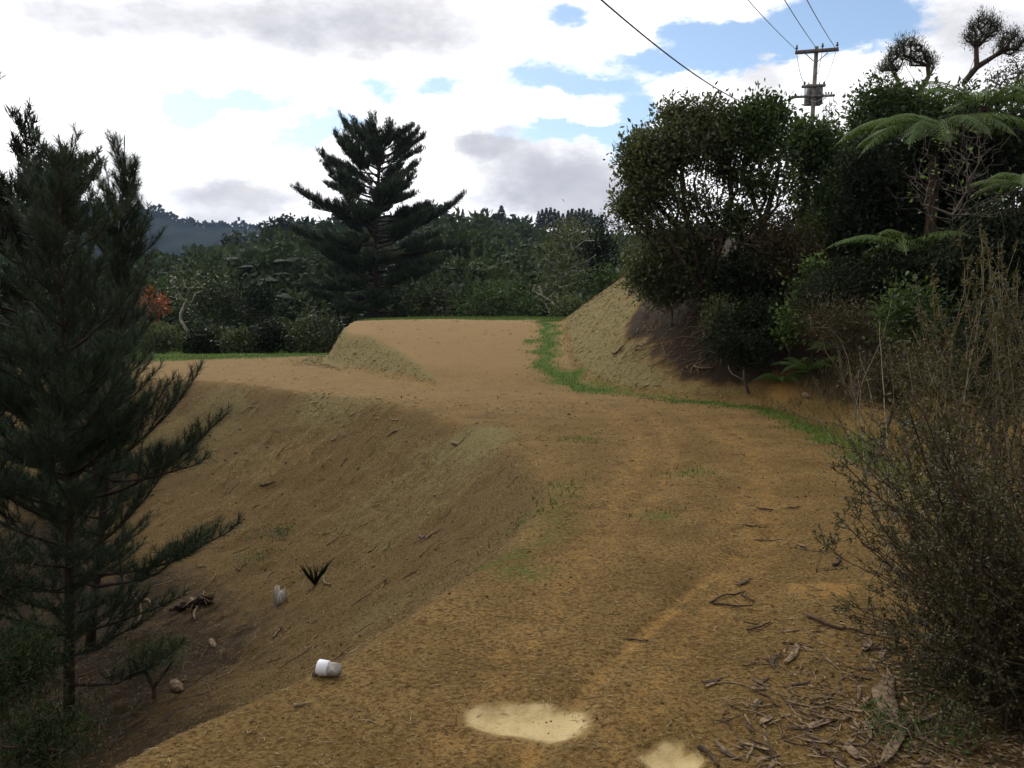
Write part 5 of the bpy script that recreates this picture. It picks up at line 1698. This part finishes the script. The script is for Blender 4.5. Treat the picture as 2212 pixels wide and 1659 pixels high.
def debris():
    for i, (kind, a, b_, wpx, mt, lb) in enumerate(DEB):
        rng = np.random.default_rng(400 + i)
        c, yaw, L = uv_line(a, b_)
        L = min(max(L, .03), 1.6)
        wd = wpx / FPX * np.linalg.norm(c - np.array([0, 0, EYE]))
        if kind == 'stick':
            g = stick_geo(rng, L, wd / 2, .07, int(rng.integers(0, 2)))
        elif kind == 'bark_strip':
            g = bark_geo(rng, L, wd, rng.uniform(.15, .4), th=max(.003, wd * .08))
        elif kind == 'forked_root':
            g = stick_geo(rng, L, wd / 2, .25, 3)
        else:
            g = Geo()
            th = np.linspace(0, math.pi, 7)
            L = max(L, wd)
            g.tube(np.stack([-.5 * L * np.cos(th), 0 * th, 0 * th + wd * .2], 1), np.maximum(.5 * wd * np.sin(th), .002), 9, rough=.18, rng=rng)
        cat = {'stick': 'stick', 'bark_strip': 'bark', 'forked_root': 'root', 'stone': 'stone'}[kind]
        o = put(kind, g, M[mt], smooth=(kind == 'stone'))
        tag(o, lb, cat)
        lay(o, c, yaw)
    # smaller flakes that nothing tells apart
    rng = np.random.default_rng(500)
    protos = []
    for k in range(10):
        g = bark_geo(rng, .085 * rng.uniform(.5, 1.6), .012 * rng.uniform(.6, 1.6), .16, th=.002) if k < 6 else stick_geo(rng, .12 * rng.uniform(.7, 1.6), .0035, .1, k % 2, 5)
        me = g.mesh('bark_flake' if k < 6 else 'twig')
        me.materials.append(M['dead' if k % 3 else 'dark_stick'])
        protos.append(me)
    n = 0
    while n < 150:
        u, v = rng.uniform(1560, 2030), 1659 - abs(rng.normal(0, 150))
        if v < 1180 or (u - 1480) < (1659 - v) * .25 + 60:
            continue
        q = ray_hit(u, v)
        k = int(rng.integers(0, 10))
        o = bpy.data.objects.new('bark_flake' if k < 6 else 'twig', protos[k])
        COL.objects.link(o)
        lay(o, q, rng.uniform(0, 6.28), rng.normal(0, .12))
        o.scale = (1, 1, 1)
        tag(o, 'small loose bark flake in the litter at the lower right' if k < 6 else 'short loose twig in the litter at the lower right', 'bark' if k < 6 else 'twig', 'loose bark flakes on the near track' if k < 6 else 'loose twigs on the near track')
        n += 1
    # dead branches under the trees of the spur
    n = 0
    bp = []
    for k in range(7):
        g = stick_geo(rng, rng.uniform(.3, .8), rng.uniform(.005, .011), .15, int(rng.integers(0, 3)), 5)
        me = g.mesh('dead_branch'); me.materials.append(M['dead']); bp.append(me)
    while n < 150:
        u, v = rng.uniform(1340, 1660), rng.uniform(645, 800)
        if v < np.interp(u, [1340, 1400, 1660], [740, 655, 640]) or v > np.interp(u, [1340, 1450, 1660], [775, 800, 815]):
            continue
        q = ray_hit(u, v)
        o = bpy.data.objects.new('dead_branch', bp[n % 7])
        COL.objects.link(o)
        lay(o, q, rng.normal(.5, .6) + (math.pi if rng.random() < .5 else 0), rng.normal(0, .15))
        tag(o, 'dead branch lying in the dark litter under the spreading tree', 'branch', 'dead branches under the spreading tree')
        n += 1
    bp2 = []
    for k in range(7):
        g = stick_geo(rng, rng.uniform(.3, .7), rng.uniform(.0025, .006), .15, int(rng.integers(0, 4)), 5)
        me = g.mesh('dead_branch'); me.materials.append(M['dark_stick' if k % 3 == 0 else 'grey_bark']); bp2.append(me)
    n = 0
    while n < 70:
        u, v = rng.uniform(170, 520), rng.uniform(1320, 1600)
        if u > np.interp(v, [1320, 1450, 1540, 1600], [520, 520, 460, 330]):
            continue
        q = ray_hit(u, v)
        o = bpy.data.objects.new('dead_branch', bp2[n % 7])
        COL.objects.link(o)
        lay(o, q, rng.uniform(0, 6.28), rng.normal(-.1, .22))
        tag(o, 'dead branch in the brush heap at the gully bottom', 'branch', 'brush heap in the gully')
        n += 1


    # loose sticks on the bowl slope
    bp3 = []
    for k in range(8):
        g = stick_geo(rng, rng.uniform(.12, .38), rng.uniform(.003, .007), .1, int(rng.integers(0, 2)), 5)
        me = g.mesh('loose_stick'); me.materials.append(M['dead' if k % 4 else 'dark_stick']); bp3.append(me)
    n = 0
    while n < 110:
        u, v = rng.uniform(330, 1150), rng.uniform(850, 1450)
        q = ray_hit(u, v)
        if float(levels(q[0], q[1])[0]) < .25:
            continue
        o = bpy.data.objects.new('loose_stick', bp3[n % 8])
        COL.objects.link(o)
        lay(o, q, rng.normal(.8, .7) + (math.pi if rng.random() < .5 else 0), rng.normal(0, .06))
        up = v < 1100
        tag(o, 'small pale stick lying high on the bowl slope' if up else 'small pale stick lying low on the bowl slope', 'stick', 'loose sticks high on the bowl slope' if up else 'loose sticks low on the bowl slope')
        n += 1


debris()


def gully_things():
    # white capped drain pipe
    q = ray_hit(697, 1468)
    d = unit(np.array([-.88, .12, .10]))
    w_ = 28 / FPX * np.linalg.norm(q - np.array([0, 0, EYE]))
    r = w_ / 2
    c0 = q + np.array([0.02, .03, .035])
    root = empty('drain_pipe', tuple(c0), 'white drain pipe end poking out at the track edge', 'pipe')
    g = Geo(); g.tube([c0 + d * -.05, c0 + d * .008], [r * .92, r * .92], 18); put('pipe_body', g, plain_mat('dirty_pipe', (.16, .14, .11), (.42, .40, .36), .6, 30), root, smooth=True)
    g = Geo(); g.tube([c0 + d * .0, c0 + d * .004, c0 + d * .042, c0 + d * .048, c0 + d * .05], [r * .96, r * 1.06, r * 1.06, r * 1.0, r * .85], 20); cap = put('collar', g, plain_mat('white_plastic', (.62, .62, .66), (.74, .74, .78), .4), root, smooth=True)
    g = Geo(); e = c0 + d * .05; g.box(e + np.array([-.012, .0, -r - .03]), (.018, .03, .075)); put('peg', g, M['dark_stick'], root)
    # stump
    s_ = ray_hit(606, 1302)
    rng = np.random.default_rng(610)
    root = empty('tree_stump', tuple(s_), 'grey splintered stump beside the flax', 'stump')
    g = Geo()
    n = 11
    for k in range(n):
        a = k * 6.283 / n
        p = s_ + np.array([math.cos(a) * .05, math.sin(a) * .05, -.03])
        h = rng.uniform(.12, .23)
        g.tube([p, p + np.array([0, 0, h * .6]), p + np.array([rng.normal(0, .008), 0, h])], [.024, .02, .007], 5, rough=.2, rng=rng, tint=rng.uniform(.3, 1))
    g.tube([s_ - np.array([0, 0, .05]), s_ + np.array([0, 0, .12])], [.06, .045], 9, tint=.4)
    put('splintered_wood', g, M['pale_bark'], root)
    g = Geo()
    for k in range(5):
        a = rng.uniform(3.5, 6)
        g.tube([s_ + np.array([math.cos(a) * .05, math.sin(a) * .05, .0]), s_ + np.array([math.cos(a) * .11, math.sin(a) * .11, -.05]), s_ + np.array([math.cos(a) * .16, math.sin(a) * .2, -.14])], [.02, .014, .008], 5, rough=.2, rng=rng, tint=.3)
    put('root', g, M['grey_bark'], root)
    # flax
    f_ = ray_hit(680, 1262)
    root = empty('flax_plant', tuple(f_), 'spiky dark flax clump on the lower slope', 'plant')
    for k in range(15):
        a = rng.uniform(0, 6.28); L = rng.uniform(.2, .42)
        el = rng.uniform(.95, 1.45)
        d = np.array([math.cos(a) * math.cos(el), math.sin(a) * math.cos(el), math.sin(el)])
        g = Geo()
        pts = shoot_path(f_, d, L, 6, -.25, rng)
        wv = np.array([.008, .012, .013, .012, .009, .006, .001])
        lat = unit(np.cross(d, [math.sin(a), -math.cos(a), .3]))
        v = np.concatenate([pts - lat * wv[:, None], pts + np.cross(lat, d) * .003, pts + lat * wv[:, None]])
        q_ = [(i, i + 1, 7 + i + 1, 7 + i) for i in range(6)] + [(7 + i, 7 + i + 1, 14 + i + 1, 14 + i) for i in range(6)]
        g.add(v, q_, tint=rng.uniform(0, .6))
        put('blade', g, M['dark'], root)
    # uprooted log
    l_ = ray_hit(415, 1318)
    root = empty('uprooted_log', tuple(l_), 'dark uprooted log with torn pale roots near the pine', 'log')
    g = Geo(); fl = np.linspace(0, 1, 13)[:, None]; g.tube(l_ + np.array([-.26, -.02, .0]) * (1 - fl) + np.array([.22, .05, .12]) * fl + rng.normal(0, .012, (13, 3)), np.interp(fl[:, 0], [0, .5, .8, 1], [.02, .05, .07, .03]) * rng.uniform(.75, 1.25, 13), 10, rough=.4, rng=rng, tint=.1); put('log', g, M['pine_bark'], root)
    g = Geo()
    for k in range(11):
        p = l_ + np.array([.15 + rng.normal(0, .06), .0, .14])
        g.tube(shoot_path(p, unit(rng.normal(size=3) + np.array([.2, 0, .6])), rng.uniform(.1, .2), 4, -.2, rng), [.014, .011, .008, .006, .004], 5, rough=.2, rng=rng, tint=rng.random())
    put('root', g, M['dead'], root)
    # green plants on the slope
    for i, (u, v, n, lb) in enumerate([(590, 1165, 40, 'small patch of green weeds on the left bowl slope'), (560, 1215, 24, 'yellow-green seedling weeds left of the flax'), (270, 950, 30, 'yellowish fern patch behind the pine branches')]):
        q = ray_hit(u, v)
        leafy('weed_patch', lb, 'weeds', q, [(q + np.array([0, 0, .04]), (.35, .3, .05), n)], per=9, spread=.04, leaf=(.05, .014), tip_r=.001, mat='grass' if i else 'green', bark='twig', seed=620 + i, minr=.001)


gully_things()


# ------------------------------------------------------------------ uncountable cover
def surf(x, y):
    z = terrain(x, y)
    e = .05
    nx = -(terrain(x + e, y, False) - terrain(x - e, y, False)) / (2 * e)
    ny = -(terrain(x, y + e, False) - terrain(x, y - e, False)) / (2 * e)
    return np.stack([x, y, z], 1), unit(np.stack([nx, ny, np.ones_like(nx)], 1))


def straw_cover():
    rng = np.random.default_rng(700)
    g = Geo()
    N = 58000
    y = 1.9 * (13.5 / 1.9) ** rng.random(N)
    x = (rng.uniform(-1100, 1150, N)) / FPX * y * 1.02
    lv = levels(x, y)
    keep = (lv[4] < .4)
    for (px, py, ra, rb) in PUDDLES:
        keep &= (np.hypot((x - px) / ra, (y - py) / rb) > .9) | (rng.random(N) < .10)
    x, y = x[keep], y[keep]
    p, n = surf(x, y)
    N = len(x)
    a = unit(rng.normal(size=(N, 3)) * np.array([1.0, .6, .1]))
    a = unit(a - n * (a * n).sum(1, keepdims=True) + n * rng.normal(.05, .16, (N, 1)))
    L = rng.lognormal(-3.9, .55, N) * np.interp(y, [2, 6, 13], [.75, 1.3, 2.1])
    W = np.clip(L * rng.uniform(.05, .14, N), .0011, .005) * np.interp(y, [2, 6, 13], [.9, 1.3, 2.0])
    g.leaves(p + n * .004 - a * (L / 2)[:, None], a, n + rng.normal(0, .35, (N, 3)), L, W, np.clip(rng.normal(.42, .28, N), 0, 1), .2)
    tag(put('straw_litter', g, M['straw']), 'fine straw and chips strewn over the clay', 'straw', kind='stuff')
    # splinters of bark too small to pick apart
    N = 5200
    x = rng.normal(1.55, .42, N); y = 2.05 + np.abs(rng.normal(0, .85, N))
    k = (x > .75 + .12 * y) & (x < 3.0)
    x, y = x[k], y[k]
    N = len(x)
    p, n = surf(x, y)
    a = unit(rng.normal(size=(N, 3)) * np.array([1, .7, .1])); a = unit(a - n * (a * n).sum(1, keepdims=True) + n * rng.normal(.03, .12, (N, 1)))
    L = rng.lognormal(-3.7, .5, N)
    g2 = Geo()
    g2.leaves(p + n * .004 - a * (L / 2)[:, None], a, n + rng.normal(0, .5, (N, 3)), L, np.clip(L * rng.uniform(.15, .4, N), .002, .012), np.clip(rng.normal(.5, .35, N), 0, 1), .25)
    tag(put('bark_chips', g2, M['dead']), 'fine bark chips strewn beside the right foreground shrub', 'bark', kind='stuff')
    # crumbs of earth on the slope
    g = Geo()
    N = 14000
    y = 2.4 * (15.0 / 2.4) ** rng.random(N)
    x = rng.uniform(-1100, 1100, N) / FPX * y
    lv = levels(x, y)
    k = (lv[0] > .15) | (rng.random(N) < .22) & (lv[4] < .3)
    x, y = x[k], y[k]
    p, n = surf(x, y)
    N = len(x)
    r = rng.lognormal(-5.15, .45, N) * np.interp(y, [2, 6, 15], [.6, 1.1, 1.9])
    oc = np.array([(1, 0, 0), (-1, 0, 0), (0, 1, 0), (0, -1, 0), (0, 0, 1), (0, 0, -.6)], float)
    v = p[:, None] + oc[None] * r[:, None, None] * rng.uniform(.5, 1.4, (N, 6, 1))
    f = np.array([(0, 2, 4), (2, 1, 4), (1, 3, 4), (3, 0, 4), (2, 0, 5), (1, 2, 5), (3, 1, 5), (0, 3, 5)])
    g.add(v.reshape(-1, 3), tris=(f[None] + (np.arange(N) * 6)[:, None, None]).reshape(-1, 3), tint=np.repeat(rng.random(N), 6))
    tag(put('earth_crumbs', g, bark_mat('clod', (.07, .043, .018), (.20, .13, .06), 30, bump=0)), 'crumbs of brown clay on the bowl slope', 'soil', kind='stuff')


def grass_cover():
    rng = np.random.default_rng(710)
    xs_, ys_ = rng.uniform(-14, 6, 400000), rng.uniform(6, 34, 400000)
    ix = np.clip(np.searchsorted(xs, xs_), 0, nx_ - 1)
    iy = np.clip(np.searchsorted(ys, ys_), 0, nyv - 1)
    wg = w_grass[iy, ix]
    k = rng.random(len(xs_)) < wg * np.where(ys_ > 26, .35, .55)
    x, y = xs_[k], ys_[k]
    p, n = surf(x, y)
    N = len(x)
    g = Geo()
    a = unit(rng.normal(0, .45, (N, 3)) + np.array([0, 0, 1.0]))
    g.needles(p - a * .01, a, rng.uniform(.03, .075, N), .012 + .008 * rng.random(N), np.clip(rng.normal(.5, .25, N), 0, 1))
    tag(put('grass', g, M['grass']), 'short green grass on the lawns and along the track edges', 'grass', kind='stuff')
    # dry tufts and bank grass at the right
    g = Geo()
    N = 5200
    y = rng.uniform(6.0, 12.6, N)
    tx = np.interp(y, [3, 6, 9, 11.6, 12.6], [3.2, 3.6, 4.0, 4.35, 4.1])
    x = tx + rng.uniform(-.1, 1.5, N) + .2 * rng.normal(size=N)
    x = np.round(x * 5) / 5 + rng.normal(0, .05, N); y = np.round(y * 4) / 4 + rng.normal(0, .05, N)
    p, n = surf(x, y)
    a = unit(rng.normal(0, .35, (N, 3)) + np.array([-.1, 0, 1.0]))
    g.needles(p - a * .01, a, rng.uniform(.08, .26, N), .007, np.clip(rng.normal(.5, .25, N), 0, 1))
    tag(put('dry_grass', g, M['dry']), 'dry yellowish grass on the low bank at the right', 'grass', kind='stuff')


def far_straw():
    rng = np.random.default_rng(705)
    x, y = rng.uniform(-8, 6, 260000), rng.uniform(12, 26.5, 260000)
    ix = np.clip(np.searchsorted(xs, x), 0, nx_ - 1)
    iy = np.clip(np.searchsorted(ys, y), 0, nyv - 1)
    k = (rng.random(len(x)) < .010 + .32 * np.clip(w_straw[iy, ix], 0, 1)) & (w_grass[iy, ix] < .4) & (w_dark[iy, ix] < .5) & (dE[iy, ix] < .5)
    x, y = x[k], y[k]
    p, n = surf(x, y)
    N = len(x)
    a = unit(rng.normal(size=(N, 3)) * np.array([1.0, .6, .5]))
    a = unit(a - n * (a * n).sum(1, keepdims=True) + n * rng.normal(.08, .2, (N, 1)))
    L = rng.lognormal(-2.75, .5, N)
    g = Geo()
    g.leaves(p + n * .008 - a * (L / 2)[:, None], a, n + rng.normal(0, .4, (N, 3)), L, np.clip(L * .18, .008, .022), np.clip(rng.normal(.8, .3, N), 0, 1.4), .2)
    tag(put('straw_mulch', g, M['straw']), 'straw mulch on the cut banks and the ramp', 'straw', kind='stuff')


straw_cover()
far_straw()
grass_cover()


# ------------------------------------------------------------------ air
def haze():
    g = Geo()
    g.box((0, 720, 50), (3300, 1660, 190))
    m, t, o = material('haze_air')
    v = t.n('VolumePrincipled')
    v.inputs['Color'].default_value = (0.5, 0.68, 1.0, 1)
    v.inputs['Density'].default_value = 0.00014
    v.inputs['Anisotropy'].default_value = 0.2
    t.link(v.outputs[0], o.inputs['Volume'])
    tag(put('haze', g, m), 'thin blue haze over the far hills', 'haze', kind='stuff')


haze()
